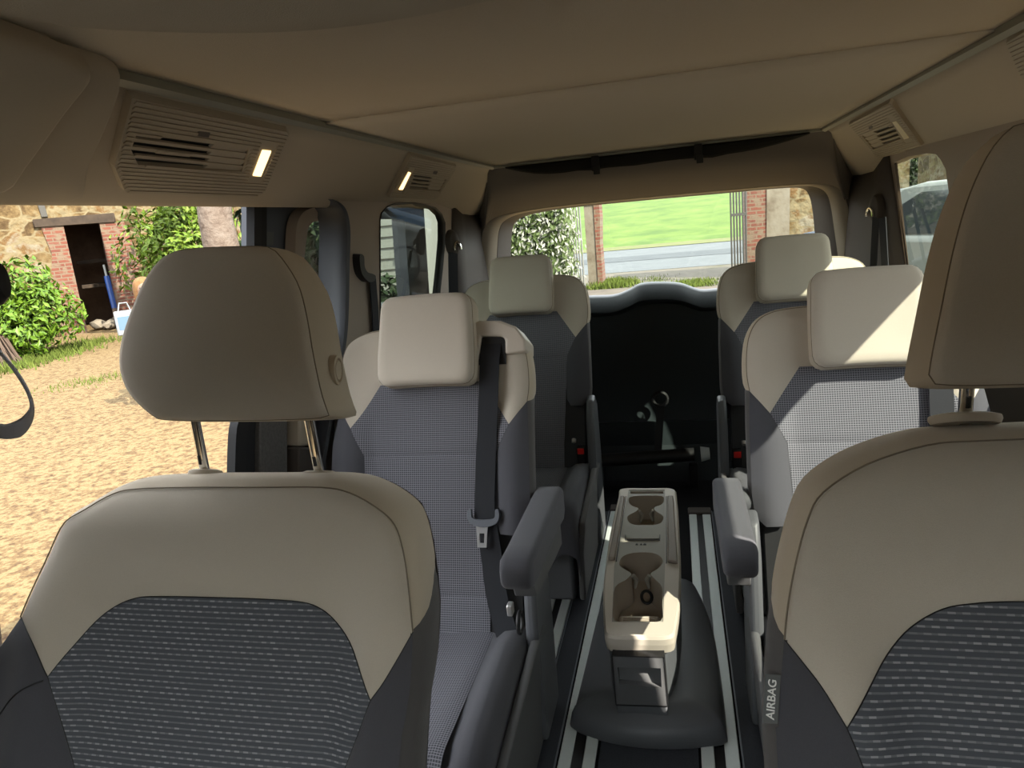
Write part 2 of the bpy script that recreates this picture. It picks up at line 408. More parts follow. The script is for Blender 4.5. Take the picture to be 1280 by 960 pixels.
# ---- ceiling: two tight cloth blinds and the front lining
mb = MB()
def blind_mesh(y0, y1, z):
    n, k = 24, 14; vs = []; fs = []
    for j in range(k + 1):
        for i in range(n + 1):
            x = XL + .012 + (XR - XL - .024) * i / n; y = y0 + (y1 - y0) * j / k
            sag = -.010 * math.sin(PI * i / n) * math.sin(PI * j / k)
            vs.append((x, y, z + sag * .5))
    for j in range(k):
        for i in range(n): a = j * (n + 1) + i; fs.append((a, a + 1, a + n + 2, a + n + 1))
    return MB().add(vs, fs)
struct(blind_mesh(.15, 1.278, ZC + .004), 'ceiling', M['blind'], 'beige cloth roof blind nearest the front of the ceiling', solid=.01, offs=0)
struct(blind_mesh(1.276, 2.60, ZC - .001), 'ceiling', M['blind2'], 'smooth beige rear half of the ceiling lining', solid=.008, offs=0)
# front header with its curved rear edge
arc = [atz(u, v, 1.358) for u, v in curve([(-120, 20), (60, 28), (150, 46), (350, 51), (500, 38), (650, 8), (800, -30), (1000, -80)], 5)]
arc = [p for p in arc if -.80 < p[0] < .70]
arc = [V3(-.80, arc[0][1] - .04, 0)] + arc + [V3(.70, arc[-1][1] + .02, 0)]
rows = []
for dy, z in ((.0, 1.425), (.004, 1.392), (0, 1.374), (-.012, 1.363), (-.035, 1.356), (-.08, 1.352), (-.2, 1.356), (-.5, 1.375)):
    rows.append([V3(p[0], p[1] + dy, z) for p in arc])
rows.append([V3(p[0], -.60, 1.385) for p in arc]); rows.append([V3(p[0], -.62, 1.43) for p in arc]); rows.append([V3(p[0], 1.0 if False else p[1], 1.44) for p in arc])
n = len(arc); fs = [(i * n + k, i * n + k + 1, (i + 1) * n + k + 1, (i + 1) * n + k) for i in range(len(rows) - 1) for k in range(n - 1)]
struct(MB().add([p for r in rows for p in r], fs), 'trim_1', M['headliner'], 'curved front edge of the beige roof lining', angle=1.2)
# front end of the cabin behind the camera: windscreen, dashboard, front doors
struct(MB().add([(-.80, -.60, 1.39), (.68, -.60, 1.39), (.72, -1.25, .92), (-.84, -1.25, .92)], [(0, 1, 2, 3)]), 'window_6', M['glass_clear'], 'windscreen behind the camera', smooth=False)
struct(MB().box((-.9, -1.30, .40), (.78, -.62, .93)), 'trim_13', M['slate'], 'dark dashboard behind the camera', bevel=.05, seg=4)
struct(MB().box((-.85, -2.35, .55), (.72, -1.30, .88)), 'trim_16', M['bonnet'], 'unseen van bonnet beyond the windscreen, added pale to bounce sun inside', bevel=.06, seg=4)  # bonnet added and kept pale to throw sunlight up to the ceiling
struct(MB().sheet([(.50, .045), (-1.3, .045), (-1.3, -1.28), (.50, -1.28)], [], lambda a, b: LW.p(a, b)), 'wall_left', M['trimdark'], 'unseen front door on the left, left windowless to darken the headrests', solid=.03, smooth=False)  # door window left out so less light reaches the front headrests
# ---- roof rails and the cross bar
mb = MB()
prof = [(-.012, .004), (-.012, -.012), (.004, -.016), (.014, -.010), (.014, .004)]
def rail(x, sx, y0, y1):
    return MB().rings([[(x + sx * a, y, ZC + b) for a, b in prof] for y in (y0, y1)])
struct(rail(XL, -1, .35, 2.60), 'trim_2', M['railtrim'], 'grey metal roof rail along the left edge of the blind')
struct(rail(XR, 1, .35, 2.60), 'trim_3', M['railtrim'], 'grey metal roof rail along the right edge of the blind')
struct(MB().box((XL - .01, 2.575, ZC - .014), (XR + .01, 2.600, ZC + .006)), 'trim_4', M['railtrim'], 'grey metal cross bar at the rear end of the roof blind', bevel=.003)

# ---- sloping side panels (ceiling to wall)
def side_panel(sx, x_top, x_bot, name, label, m):
    ys = [-.62, -.3, -.05, .3, .6, .9, 1.2, 1.5, 1.8, 2.0, 2.2, 2.4, 2.6, 2.8, 3.0, 3.12]
    rows = []
    for y in ys:
        yt = min(y, 2.60)
        xb = x_bot - sx * .0 if y < 1.9 else x_bot - (-sx) * .0
        k = sstep(y, 2.55, 3.12)
        zb = 1.302 - .036 * k; xb = x_bot + (.045 * k if sx < 0 else -.045 * k)
        T = V3(x_top, yt, ZC - .004); B = V3(xb, y, zb)
        r = []
        for q in (0, .15, .35, .6, .8, .93):
            r.append(T + (B - T) * q)
        r.append(B + V3(sx * .004, 0, .000)); r.append(B + V3(sx * .018, 0, -.004)); r.append(B + V3(sx * .05, 0, .004))
        rows.append(r)
    n = len(rows[0]); vs = [p for r in rows for p in r]
    fs = [(i * n + k, i * n + k + 1, (i + 1) * n + k + 1, (i + 1) * n + k) for i in range(len(rows) - 1) for k in range(n - 1)]
    struct(MB().add(vs, fs), name, m, label, solid=.012, offs=0, angle=.9)
side_panel(-1, XL - .006, -.88, 'trim_5', 'sloping beige side panel over the open door, with two air vents', M['trimbeige'])
side_panel(1, XR + .006, .735, 'trim_6', 'sloping beige side panel on the right, with two air vents', M['trimbeige'])

# ---- bulging front pillar top, upper left
def blob(px, h0, h1, name, m, label, r=.02):
    q = resample(curve([PANL.st(u, v, h0 * .4 + h1 * .6) for u, v in px], 3, True), 60)
    c = np.mean(np.array(q), 0); rows = []
    for k, h in ((1.0, h0), (1.0, h1 - r), (.985, h1 - r * .55), (.955, h1 - r * .2), (.90, h1), (.5, h1 + .004), (.15, h1 + .006)):
        rows.append([PANL.p(*(c + (np.array(p) - c) * k), h) for p in q])
    struct(MB().rings(rows), name, m, label, angle=1.2)
blob([(148, 100), (146, 84), (122, 66), (78, 52), (62, 44), (50, 28), (0, 15), (-90, -20), (-190, 40), (-190, 210), (-90, 243), (0, 248), (70, 246), (100, 240), (108, 200), (130, 150)], -.005, .035, 'trim_7', M['trimbeige'], 'bulging beige pillar top at the upper left corner')
blob([(113, 92), (106, 80), (60, 60), (0, 38), (-90, 5), (-180, 60), (-180, 200), (-90, 236), (0, 238), (30, 205), (80, 135)], .03, .055, 'trim_14', M['trimbeige'], 'raised panel on the pillar top at the upper left corner', .012)

# ---- left wall: pillar behind the door opening, rear window, front pillar
def pst(P, pts, h=0.): return [P.st(u, v, h) for u, v in pts]
edge = pst(LW, [(411, 249), (421, 254), (429, 265), (433, 289), (432, 330), (431, 388), (428, 428), (419, 480), (410, 530), (402, 575)])
edge = curve(edge, 4)
eb = edge[-1]
foot = [(eb[0] - .02, eb[1] - .12), (eb[0] - .03, -1.28 - .0)]
qw_px = [(474, 300), (474, 275), (476, 266), (483, 258), (493, 253.5), (518, 253), (532, 255.5), (544, 259), (552, 267), (556, 278), (556, 300), (553, 335), (549, 372)]
qw = pst(LW, qw_px); qb = LW.st(474, 372)
qw_loop = qw + [(qw[-1][0] - .01, -.44), (qb[0], -.44)]
top_z = .045
outer = [(2.78, top_z), (2.78, -.52)] + [(edge_p[0], edge_p[1]) for edge_p in reversed([p for p in edge if p[1] > -.50])]
lowb = [p for p in edge if p[1] > -.50][-1]
outer = [(2.78, top_z), (2.78, -.50), (lowb[0], -.50)] + [p for p in reversed(edge) if p[1] > -.50] + [(edge[0][0], top_z)]
mb = MB().sheet(outer, [qw_loop], lambda a, b: LW.p(a, b))
struct(mb, 'wall_left', M['trim'], 'warm grey left wall between the door opening and the rear window', solid=.03, offs=1, smooth=False)
low = [(2.78, -.50), (2.78, -1.28), (lowb[0] - .08, -1.28), (lowb[0] - .04, -.9), (lowb[0], -.50)]
struct(MB().sheet(low, [], lambda a, b: LW.p(a, b, .004)), 'wall_left', M['trimdark'], 'dark lower left wall beside the second row', solid=.04, smooth=False)
# black door seal round the rear end of the opening
sealc = edge + [(lowb[0] - .06, -.9), (lowb[0] - .08, -1.28)]
vs = []; 
for a, b in sealc:
    for da, h in ((.006, .006), (.0, .012), (-.012, .008), (-.014, -.010), (-.006, -.03), (-.01, -.075)): vs.append(LW.p(a + da, b, h))
n = 6; fs = [(i * n + k, i * n + k + 1, (i + 1) * n + k + 1, (i + 1) * n + k) for i in range(len(sealc) - 1) for k in range(n - 1)]
struct(MB().add(vs, fs), 'trim_8', M['doorgrey'], 'dark rubber seal round the sliding door opening')
# rear left corner between side window and tailgate
def corner(name, pa, pb, m, label, z0=0., z1=1.3, sx=1):
    rows = [[(pa[0] + (0.10 - z) * 0, pa[1], z) for z in ()]]
    return None
cl0 = [LW.p(2.77, b) for b in (.05, -.2, -.5, -1.28)]
cl1 = [V3(-.852, 3.09, z) for z in (1.30, 1.06, .78, 0)]
mid = [V3(-.872 - .03 * (1.3 - z), 2.93, z) for z in (1.30, 1.06, .78, 0)]
def loft(curves):
    n = len(curves[0]); vs = [p for c in curves for p in c]
    return MB().add(vs, [(i * n + k, i * n + k + 1, (i + 1) * n + k + 1, (i + 1) * n + k) for i in range(len(curves) - 1) for k in range(n - 1)])
struct(loft([cl0, mid, [p * .85 + q * .15 for p, q in zip(mid, cl1)], cl1, [p + V3(.03, .06, 0) for p in cl1]]), 'wall_left', M['trimdark'], 'dark brown corner pillar at the rear left', solid=.02, offs=0)
# window pane and black frit
pane_ = MB().sheet([(p[0], p[1]) for p in qw_loop], [], lambda a, b: LW.p(a, b, -.025))
struct(pane_, 'window_1', M['glass_tint'], 'tinted rear side window on the left', smooth=False)
qc = np.mean(np.array(qw_loop), 0)
ring = [tuple(qc + (np.array(p) - qc) * V3(.94, .95, 0)[:2]) for p in qw_loop]
fr = MB(); n = len(qw_loop)
fr.add([LW.p(*p, .002) for p in qw_loop] + [LW.p(*p, -.022) for p in ring], [(i, (i + 1) % n, n + (i + 1) % n, n + i) for i in range(n) if not (qw_loop[i][0] < 2.0)])
struct(fr, 'trim_9', M['black'], 'black edge of the left rear side window', solid=.003)
# B pillar on the far left (out of frame) and belt side of the front door
struct(MB().prism([(.35, -.1), (.67, -.1), (.70, .5), (.83, 1.31), (.35, 1.31)], lambda a, b, h: (h, a, b), -1.04, -.97), 'wall_left', M['trim'], 'warm grey middle pillar at the left edge', bevel=.02)
# sill under the door opening
struct(MB().box((-1.0, .3, -.12), (-.86, 1.9, -.02)), 'trim_10', M['black'], 'black sill of the sliding door opening', bevel=.01)

# ---- right wall with its windows
rq_px = [(1107, 232), (1109, 217), (1118, 203), (1136, 195.5), (1159, 191.5), (1170, 193), (1176, 200), (1182, 212), (1190, 270), (1195, 330)]
rq = pst(RW, rq_px); rqb = [RW.st(1137, 352), RW.st(1127, 320), RW.st(1114, 264)]
rq_loop = rq + [(rq[-1][0], -.42), (rqb[0][0] + .01, -.42)] + rqb
w2 = rrect(-1.87, -.44, -.86, -.035, .06, 4); w1 = rrect(-.02, -.38, .75, -.05, .06, 4)  # front opening stays uncut in the wall to keep light off the headrests
outer = [(1.3, .045), (-2.64, .045), (-2.64, -.50), (1.3, -.50)]
struct(MB().sheet(outer, [rq_loop, w2], lambda a, b: RW.p(a, b)), 'wall_right', M['trim'], 'warm grey right wall with two side windows', solid=.008, smooth=False)
struct(MB().sheet([(1.3, -.50), (-2.64, -.50), (-2.64, -1.28), (1.3, -1.28)], [], lambda a, b: RW.p(a, b, .004)), 'wall_right', M['trimdark'], 'dark lower right wall beside the seats', solid=.03, smooth=False)
struct(MB().sheet(rq_loop, [], lambda a, b: RW.p(a, b, -.005)), 'window_2', M['glass_tint'], 'green tinted rear side window on the right', smooth=False)
struct(MB().sheet(w2, [], lambda a, b: RW.p(a, b, -.025)), 'window_3', M['glass_mid'], 'tinted middle side window on the right', smooth=False)
c0 = [RW.p(-2.63, b) for b in (.05, -.2, -.5, -1.28)]
c1 = [V3(.690, 3.08, z) for z in (1.30, 1.06, .78, 0)]
mid = [V3(.722 + .04 * (1.3 - z), 2.90, z) for z in (1.30, 1.06, .78, 0)]
struct(loft([c0, mid, [p * .85 + q * .15 for p, q in zip(mid, c1)], c1, [p + V3(-.02, .06, 0) for p in c1]]), 'wall_right', M['trimdark'], 'dark brown corner pillar at the rear right with a belt guide', solid=.02, offs=0)
# thin seam where the roof panel meets the pillars
# ---- rear: header, window surround, tailgate
O = curve([(598, 360), (601, 310), (605, 285), (616, 272), (645, 263), (700, 255), (800, 245), (900, 236), (1000, 228), (1035, 229), (1051, 237), (1059, 255), (1067, 290), (1078, 350)], 4)
I = curve([(620, 360), (621, 310), (624, 285), (633, 273), (655, 264.5), (705, 257), (800, 247.5), (900, 238.5), (990, 231), (1019, 232), (1033, 240), (1039, 256), (1044, 290), (1052, 350)], 4)
G = curve([(637, 368), (638, 310), (640, 287), (645, 276), (660, 268), (706, 259.5), (800, 250), (900, 241), (980, 234), (1004, 235), (1012, 244), (1016, 260), (1019, 290), (1023, 350)], 4)
Oc = [aty(u, v, 3.10) for u, v in O]; Ic = [aty(u, v, 3.14) for u, v in I]; Gc = [aty(u, v, 3.22) for u, v in G]
struct(loft([Oc, Ic]), 'trim_11', M['trimbeige'], 'beige frame round the rear window', solid=.012, offs=0)
struct(loft([Ic, [p + V3(0, .01, 0) for p in Ic], Gc]), 'trim_12', M['trimdark'], 'dark inner frame of the rear window', solid=.008, offs=0)
top = Oc[8:44]
bar = [V3(XL - .02 + (XR - XL + .04) * i / (len(top) - 1), 2.592, ZC - .008) for i in range(len(top))]
midc = [b * .5 + t * .5 + V3(0, .03, .012) for b, t in zip(bar, top)]
struct(loft([bar, midc, top]), 'wall_rear', M['header'], 'warm grey roof header over the rear window', solid=.012, offs=0)
# fill between header sides and corner pillars
for s_, seg, cc, lab in ((0, Oc[:9], cl1, 'left'), (1, Oc[43:], c1, 'right')):
    a = seg if s_ == 0 else seg
    xo = -.86 if s_ == 0 else .72
    struct(loft([[V3(xo, 3.09 + .03, p[2]) for p in a], a]), 'wall_rear', M['trimdark'], 'narrow dark panel beside the rear window on the ' + lab, solid=.01, offs=0)
for k, (xa, xe) in ((0, (XL - .006, -.842)), (-1, (XR + .006, .697))):
    A = [bar[k], midc[k] * .6 + bar[k] * .4, midc[k], midc[k] * .4 + top[k] * .6, top[k], top[k] + V3(0, .02, -.08)]
    e = [V3(xa + (xe - xa) * q, 2.585 + .54 * q, 1.416 - .15 * q) for q in (0, .3, .55, .8, 1.)] + [V3(xe, 3.13, 1.15)]
    struct(loft([A, [q + V3(0, -.02, .008) for q in e]]), 'wall_rear', M['header'], 'corner of the rear roof header, ' + ('left' if k == 0 else 'right'), solid=.01, offs=0)
for x0, x1, lab in ((-1.0, -.85, 'left'), (.67, .85, 'right')):
    struct(MB().box((x0, 3.13, .7), (x1, 3.19, 1.46)), 'wall_rear', M['trimdark'], 'body corner behind the rear ' + lab + ' trim', smooth=False)
struct(MB().box((-1.0, -.62, 1.45), (.85, 3.3, 1.48)), 'ceiling', M['trimdark'], 'outer roof skin of the van', smooth=False)
for s_, xa, xb in ((-1, -.985, -.88), (1, .735, .84)):
    struct(MB().box((xa, -.62 if s_ > 0 else -.62, 1.31), (xb, 3.19, 1.47)), 'ceiling', M['black'], 'roof edge beam of the van', smooth=False)
struct(MB().sheet([(p[0], p[2]) for p in Gc], [], lambda a, b: V3(a, 3.215, b)), 'window_5', M['glass_rear'], 'wide rear window looking out to the gate', smooth=False)
# tailgate inner panel with its raised middle
hump = curve([(690, 377), (733, 372.5), (765, 371), (785, 364), (800, 356.5), (825, 354.5), (850, 356), (868, 362), (880, 364.5), (903, 362.5), (960, 357)], 4)
hp = [aty(u, v, 3.16) for u, v in hump]
zlow = .02
xs0, xs1 = -.84, .70
lp = [(xs0, hp[0][2] - .004)] + [(p[0], p[2]) for p in hp] + [(xs1, hp[-1][2] - .004)]
tg = thing('door_2', 'black plastic tailgate panel below the rear window', None, (-.07, 3.2, 0), kind='structure')
n = len(lp); rows = []
for dy, dz in ((.10, .0), (.035, .0), (.022, -.006), (-.02, -.058), (-.024, -.066), (-.018, -.074), (.03, -.090)):
    rows.append([V3(a, 3.16 + dy, b + dz - (0 if dz > -.05 else 0)) for a, b in lp])
rows.append([V3(a, 3.21, .40) for a, b in lp]); rows.append([V3(a, 3.20, .18) for a, b in lp]); rows.append([V3(a, 3.12, .0) for a, b in lp]); rows.append([V3(a, 3.12, -.05) for a, b in lp])
loft(rows).build('inner_panel', M['tailgate'], tg, angle=.9)
MB().prism(rrect(-.52, .14, .40, .26, .02), lambda a, b, h: (a, h, b), 3.185, 3.215).build('latch_cover', M['tailgate'], tg, bevel=.008)

# ---- sliding door, slid back outside the body
DP = Plane((-1.03, 0, 0), (0, 1, 0), (.05, 0, .9))
fe = curve(pst(DP, [(308, 236), (308, 300), (307, 380), (300, 470), (290, 520), (285, 545), (283, 620), (283, 700)]), 4)
rub_in = curve(pst(DP, [(325, 236), (325, 300), (324, 380), (317, 470), (311, 530), (310, 560), (310, 620), (310, 700)]), 4)
hole = pst(DP, [(380, 277), (374, 315), (370, 345), (366, 420)])
zt = fe[0][1]; hole_loop = [(2.50, hole[0][1]), (2.50, hole[-1][1]), (hole[-1][0], hole[-1][1])] + hole[::-1][1:] 
d1 = thing('door_1', 'dark sliding side door standing open behind the pillar', None, (-1.03, 2.1, 0), kind='structure')
zb = fe[-1][1]
rear = 2.72
MB().sheet([(rub_in[0][0], zt)] + rub_in[1:] + [(rear, zb), (rear, zt)], [hole_loop], lambda a, b: DP.p(a, b)).build('door_panel', M['doorgrey'], d1, solid=.05, smooth=False)
loft([[DP.p(*p, .0) for p in fe], [DP.p(p[0] + .004, p[1], .018) for p in fe], [DP.p(*p, .022) for p in [((a[0] + b[0]) / 2, (a[1] + b[1]) / 2) for a, b in zip(fe, rub_in)]], [DP.p(*p, .012) for p in [((a[0] * .4 + b[0] * .6), (a[1] + b[1]) / 2) for a, b in zip(fe, rub_in)]], [DP.p(*p, .018) for p in rub_in], [DP.p(*p, .0) for p in rub_in]]).build('rubber_seal', M['rubber'], d1)
ro = pst(DP, [(352, 440), (354, 360), (355, 300), (358, 276), (366, 263), (382, 257), (410, 255), (450, 254)]); ri = pst(DP, [(366, 440), (370, 352), (374, 312), (376, 296), (379, 283), (388, 276.5), (410, 275.5), (450, 275)])
ro, ri = curve(ro, 4), curve(ri, 4)
loft([[DP.p(*p, .004) for p in ro], [DP.p(p[0] + .01, p[1] - .005, .026) for p in ro], [DP.p(*p, .028) for p in [((a[0] + b[0]) / 2, (a[1] + b[1]) / 2) for a, b in zip(ro, ri)]], [DP.p(*p, .018) for p in ri], [DP.p(*p, -.03) for p in ri]]).build('window_frame', M['trim'], d1)
MB().sheet(hole_loop, [], lambda a, b: DP.p(a, b, -.03)).build('window_pane', M['glass_clear'], d1, smooth=False)
fa = pst(DP, [(311, 524), (346, 524), (346, 640), (311, 640)])
MB().prism(fa, lambda a, b, h: DP.p(a, b, h), .002, .03).build('felt_panel', M['felt'], d1, bevel=.004)
fb = pst(DP, [(352, 500), (368, 500), (368, 557), (352, 557)])
MB().prism(fb, lambda a, b, h: DP.p(a, b, h), .002, .05).build('door_trim', M['trimbeige'], d1, bevel=.006)
fb = pst(DP, [(352, 558), (372, 558), (376, 640), (352, 640)])
MB().prism(fb, lambda a, b, h: DP.p(a, b, h), .002, .05).build('lower_trim', M['trimdark'], d1, bevel=.006)
st_ = pst(DP, [(328, 290), (341, 290), (340, 306), (328, 306)])
MB().prism(st_, lambda a, b, h: DP.p(a, b, h), .001, .003).build('sticker', M['tagcloth'], d1)

# =================================================================== ROOF VENTS
class LowPlane(Plane):
    def p(s, a, b, h=0.): return Plane.p(s, a, b, .0105 + h * .45)
def vent(P, quad, slot, split, lampq, btn, label, lit, group='roof side vents', flip=False):
    """everything traced onto the sloping side panel P, then built with depth"""
    f = lambda pts: [P.st(u, v, .014) for u, v in pts]; P0 = P; P = LowPlane(P0.o, P0.U, P0.V)
    q = f(quad); c = np.mean(np.array(q), 0)
    t = thing('air_vent', label, 'air vent', P.p(c[0], c[1], 0), group)
    S = f(slot); L_ = f(lampq); B_ = f(btn)
    fn = lambda a, b, h: P.p(a, b, h)
    n = len(q); inner = [tuple(c + (np.array(p) - c) * .965) for p in q]
    mb = MB().sheet(inner, [S], lambda a, b: P.p(a, b, .012))
    mb.add([P.p(*p, -.016) for p in q] + [P.p(*p, .012) for p in inner], [(i, (i + 1) % n, n + (i + 1) % n, n + i) for i in range(n)])
    mb.add([P.p(*p, .012) for p in S] + [P.p(*p, -.004) for p in S], [(i, (i + 1) % len(S), len(S) + (i + 1) % len(S), len(S) + i) for i in range(len(S))])
    mb.build('bezel', M['vent'], t, smooth=False)
    # fine ribs moulded into the bezel, running along the car
    a0, b0 = np.array(q).min(0); a1, b1 = np.array(q).max(0)
    rb = MB(); nb = 22
    holes = [S, [tuple(np.mean(L_, 0) + (np.array(p) - np.mean(L_, 0)) * 1.5) for p in L_]]
    def spans(b):
        xs = []
        for lp_ in [inner] + holes:
            for i in range(len(lp_)):
                (x0, y0), (x1, y1) = lp_[i], lp_[(i + 1) % len(lp_)]
                if (y0 > b) != (y1 > b): xs.append(x0 + (x1 - x0) * (b - y0) / (y1 - y0))
        xs.sort(); return [(xs[i], xs[i + 1]) for i in range(0, len(xs) - 1, 2)]
    for k in range(1, nb):
        b = b0 + (b1 - b0) * k / nb
        for x0, x1 in spans(b):
            if x1 - x0 < .02: continue
            w_ = (b1 - b0) / nb * .28
            rb.box((x0 + .006, b - w_, .0121), (x1 - .006, b + w_, .0152), lambda a, bb, h: P.p(a, bb, h))
    rb.build('bezel_ribs', M['vent'], t, smooth=False)
    MB().prism([tuple(np.mean(S, 0) + (np.array(p) - np.mean(S, 0)) * 1.02) for p in S], fn, -.006, -.004).build('duct', M['black'], t, smooth=False)
    # horizontal slats, split in two halves
    sa = np.array(S); sb0, sb1 = sa[:, 1].min(), sa[:, 1].max()
    def sspan(b):
        xs = []
        for i in range(len(S)):
            (x0, y0), (x1, y1) = S[i], S[(i + 1) % len(S)]
            if (y0 > b) != (y1 > b): xs.append(x0 + (x1 - x0) * (b - y0) / (y1 - y0))
        return (min(xs), max(xs)) if xs else None
    sp0 = [P.st(u, v, .012) for u, v in split]
    for k in range(1, 4):
        b = sb0 + (sb1 - sb0) * k / 4
        r = sspan(b)
        m_ = sp0[0][0] + (sp0[1][0] - sp0[0][0]) * (b - sp0[0][1]) / (sp0[1][1] - sp0[0][1])
        w_ = (sb1 - sb0) * .05
        lo, hi = (r[0], m_) if flip else (m_, r[1])
        MB().box((r[0], b - w_, .001), (r[1], b + w_, .009), fn).build('slat', M['vent'], t, smooth=False)
    # closed half: louvre blades fill the second half
    for k in range(4):
        b_lo = sb0 + (sb1 - sb0) * k / 4; b_hi = sb0 + (sb1 - sb0) * (k + .8) / 4
        r = sspan((b_lo + b_hi) / 2); m_ = sp0[0][0] + (sp0[1][0] - sp0[0][0]) * ((b_lo + b_hi) / 2 - sp0[0][1]) / (sp0[1][1] - sp0[0][1])
        lo, hi = (m_, r[1]) if flip else (r[0], m_)
        if lo > hi: lo, hi = hi, lo
        MB().box((lo, b_lo + .002, -.004), (hi, b_hi, .006), fn).build('louvre', M['vent'], t, smooth=False)
    mm = np.mean(np.array(sp0), 0); r = sspan((sb0 + sb1) / 2); lo, hi = (m_, r[1]) if flip else (r[0], m_)
    xm = (mm[0] + (r[0] if flip else r[1])) / 2; bm_ = (sb0 + sb1) / 2; w_ = (sb1 - sb0)
    MB().box((xm - w_ * .55, bm_ - w_ * .06, .004), (xm + w_ * .55, bm_ + w_ * .06, .0135), fn).build('slider_tab', M['vent'], t, bevel=.002)
    MB().prism(B_, fn, .010, .0155).build('lamp_switch', M['trimdark'], t, bevel=.001)
    lp = MB().prism(L_, fn, .010, .0165).build('reading_lamp', M['lamp'] if lit else M['lampoff'], t, bevel=.002)
    if lit is not None: lp['label'] = 'glowing warm reading lamp' if lit else 'cream reading lamp lens'
    return t
vent(PANL, [(160, 117), (361, 162), (364, 167), (333, 240), (324, 245), (158, 242), (151, 238), (138, 207), (140, 198)],
     [(170, 166), (311, 185), (302, 214), (172, 205), (163, 186)], [(266, 180), (257, 211)], [(327, 186), (338, 187), (325, 219), (315, 218)],
     [(247, 161), (262, 163), (260, 170), (245, 168)], 'large ribbed air vent with lit lamp above the front passenger headrest', True)
vent(PANL, [(512, 192), (571, 207), (570, 211), (547, 248), (541, 250), (484, 247)], [(518, 217), (558, 223), (549, 239), (511, 235)], [(541, 220), (534, 238)],
     [(510, 214), (513, 215), (503, 236), (498, 236)], [(542, 212), (547, 213), (545, 217), (540, 216)], 'small ribbed air vent with lit lamp beside the roof bar, rear left', True)
vent(PANR, [(1060, 155), (1112, 126), (1116, 128), (1154, 182), (1100, 198), (1096, 196)], [(1078, 169), (1117, 155), (1126, 173), (1092, 186)], [(1092, 163), (1104, 181)],
     [(1116, 151), (1121, 150), (1137, 171), (1131, 173)], [(1086, 157), (1091, 155), (1092, 159), (1087, 161)], 'small ribbed air vent with unlit lamp beside the roof bar, rear right', False, flip=True)
vent(PANR, [(1256, 52), (1330, 5), (1400, 60), (1330, 130), (1276, 96)], [(1300, 62), (1335, 40), (1360, 64), (1325, 90)], [(1315, 52), (1340, 80)],
     [(1350, 40), (1358, 36), (1376, 56), (1368, 62)], [(1312, 40), (1322, 34), (1326, 40), (1316, 46)], 'ribbed air vent cut by the right picture edge near the roof rail', False, flip=True)

# =================================================================== ROLLED NET AT THE ROOF BAR
nt_ = thing('luggage_net', 'black luggage net rolled up and hanging along the roof cross bar', 'net', (-.07, 2.6, 1.40))
topc = [V3(-.58 + 1.0 * i / 20 * 1.02, 2.578, 1.409) for i in range(21)]
rows = []
sag = [.006, .022, .034, .040, .042, .040, .044, .041, .042, .044, .042, .040, .040, .042, .046, .040, .038, .034, .027, .018, .006]
for q in range(8):
    w = 2 * PI * q / 8
    rows.append([p + V3(0, .014 * math.sin(w), -sg * (1 - math.cos(w)) / 2 - .002) for p, sg in zip(topc, sag)])
rows.append(rows[0]); loft(rows).build('rolled_net', M['net'], nt_)
for u, v in ((745, 207), (873, 188)):
    p = aty(u, v, 2.56)
    st = MB().box((p[0] - .014, 2.540, 1.358), (p[0] + .012, 2.578, 1.408)).build('strap', M['belt'], nt_, bevel=.003)
    MB().box((p[0] - .008, 2.536, 1.345), (p[0] + .014, 2.545, 1.372)).build('clip', M['black'], st, bevel=.002)

# =================================================================== FLOOR RAILS
def rail_pair(xa, xb, xc, xd, y0, y1, label, endcap):
    t = thing('floor_rail', label, 'floor rail', ((xa + xd) / 2, (y0 + y1) / 2, 0), 'aluminium seat rails in the floor')
    MB().box((xb - .001, y0, -.003), (xc + .001, y1, .001)).build('slot', M['black'], t, smooth=False)
    for a, b in ((xa, xb), (xc, xd)):
        MB().box((a, y0, -.003), (b, y1, .006)).build('rail_strip', M['alu'], t, bevel=.002)
    if endcap: MB().box((xa - .004, y1, -.003), (xd + .004, y1 + .06, .012)).build('end_cap', M['trimdark'], t, bevel=.006)
rail_pair(-.462, -.424, -.402, -.374, .5, 2.75, 'aluminium floor rail under the left-hand seats', True)
rail_pair(-.305, -.276, -.250, -.222, .5, 2.75, 'aluminium floor rail left of the centre console', True)
rail_pair(.012, .041, .064, .095, .5, 2.72, 'aluminium floor rail right of the centre console', True)
rail_pair(.166, .206, .226, .262, .5, 2.75, 'aluminium floor rail under the right-hand seats', True)
for x0, x1, lab in ((-.370, -.309, 'dark rubber floor strip along the left rail'), (.099, .162, 'dark rubber floor strip along the right rail')):
    t = thing('floor_strip', lab, 'floor strip', ((x0 + x1) / 2, 1.6, 0), 'rubber floor strips')
    MB().box((x0, .5, -.003), (x1, 2.75, .005)).build('strip', M['strip'], t, bevel=.002)
    for xx in (x0 + .002, x1 - .002): MB().box((xx - .0018, .5, .004), (xx + .0018, 2.75, .0075)).build('edge_bead', M['greyplastic'], t, smooth=False)
t = tag(MB().box((-.215, .5, -.003), (.006, 1.46, .002)).build('floor_mat', M['strip'], bevel=.001), 'dark floor mat between the rails in front of the console', 'floor mat')

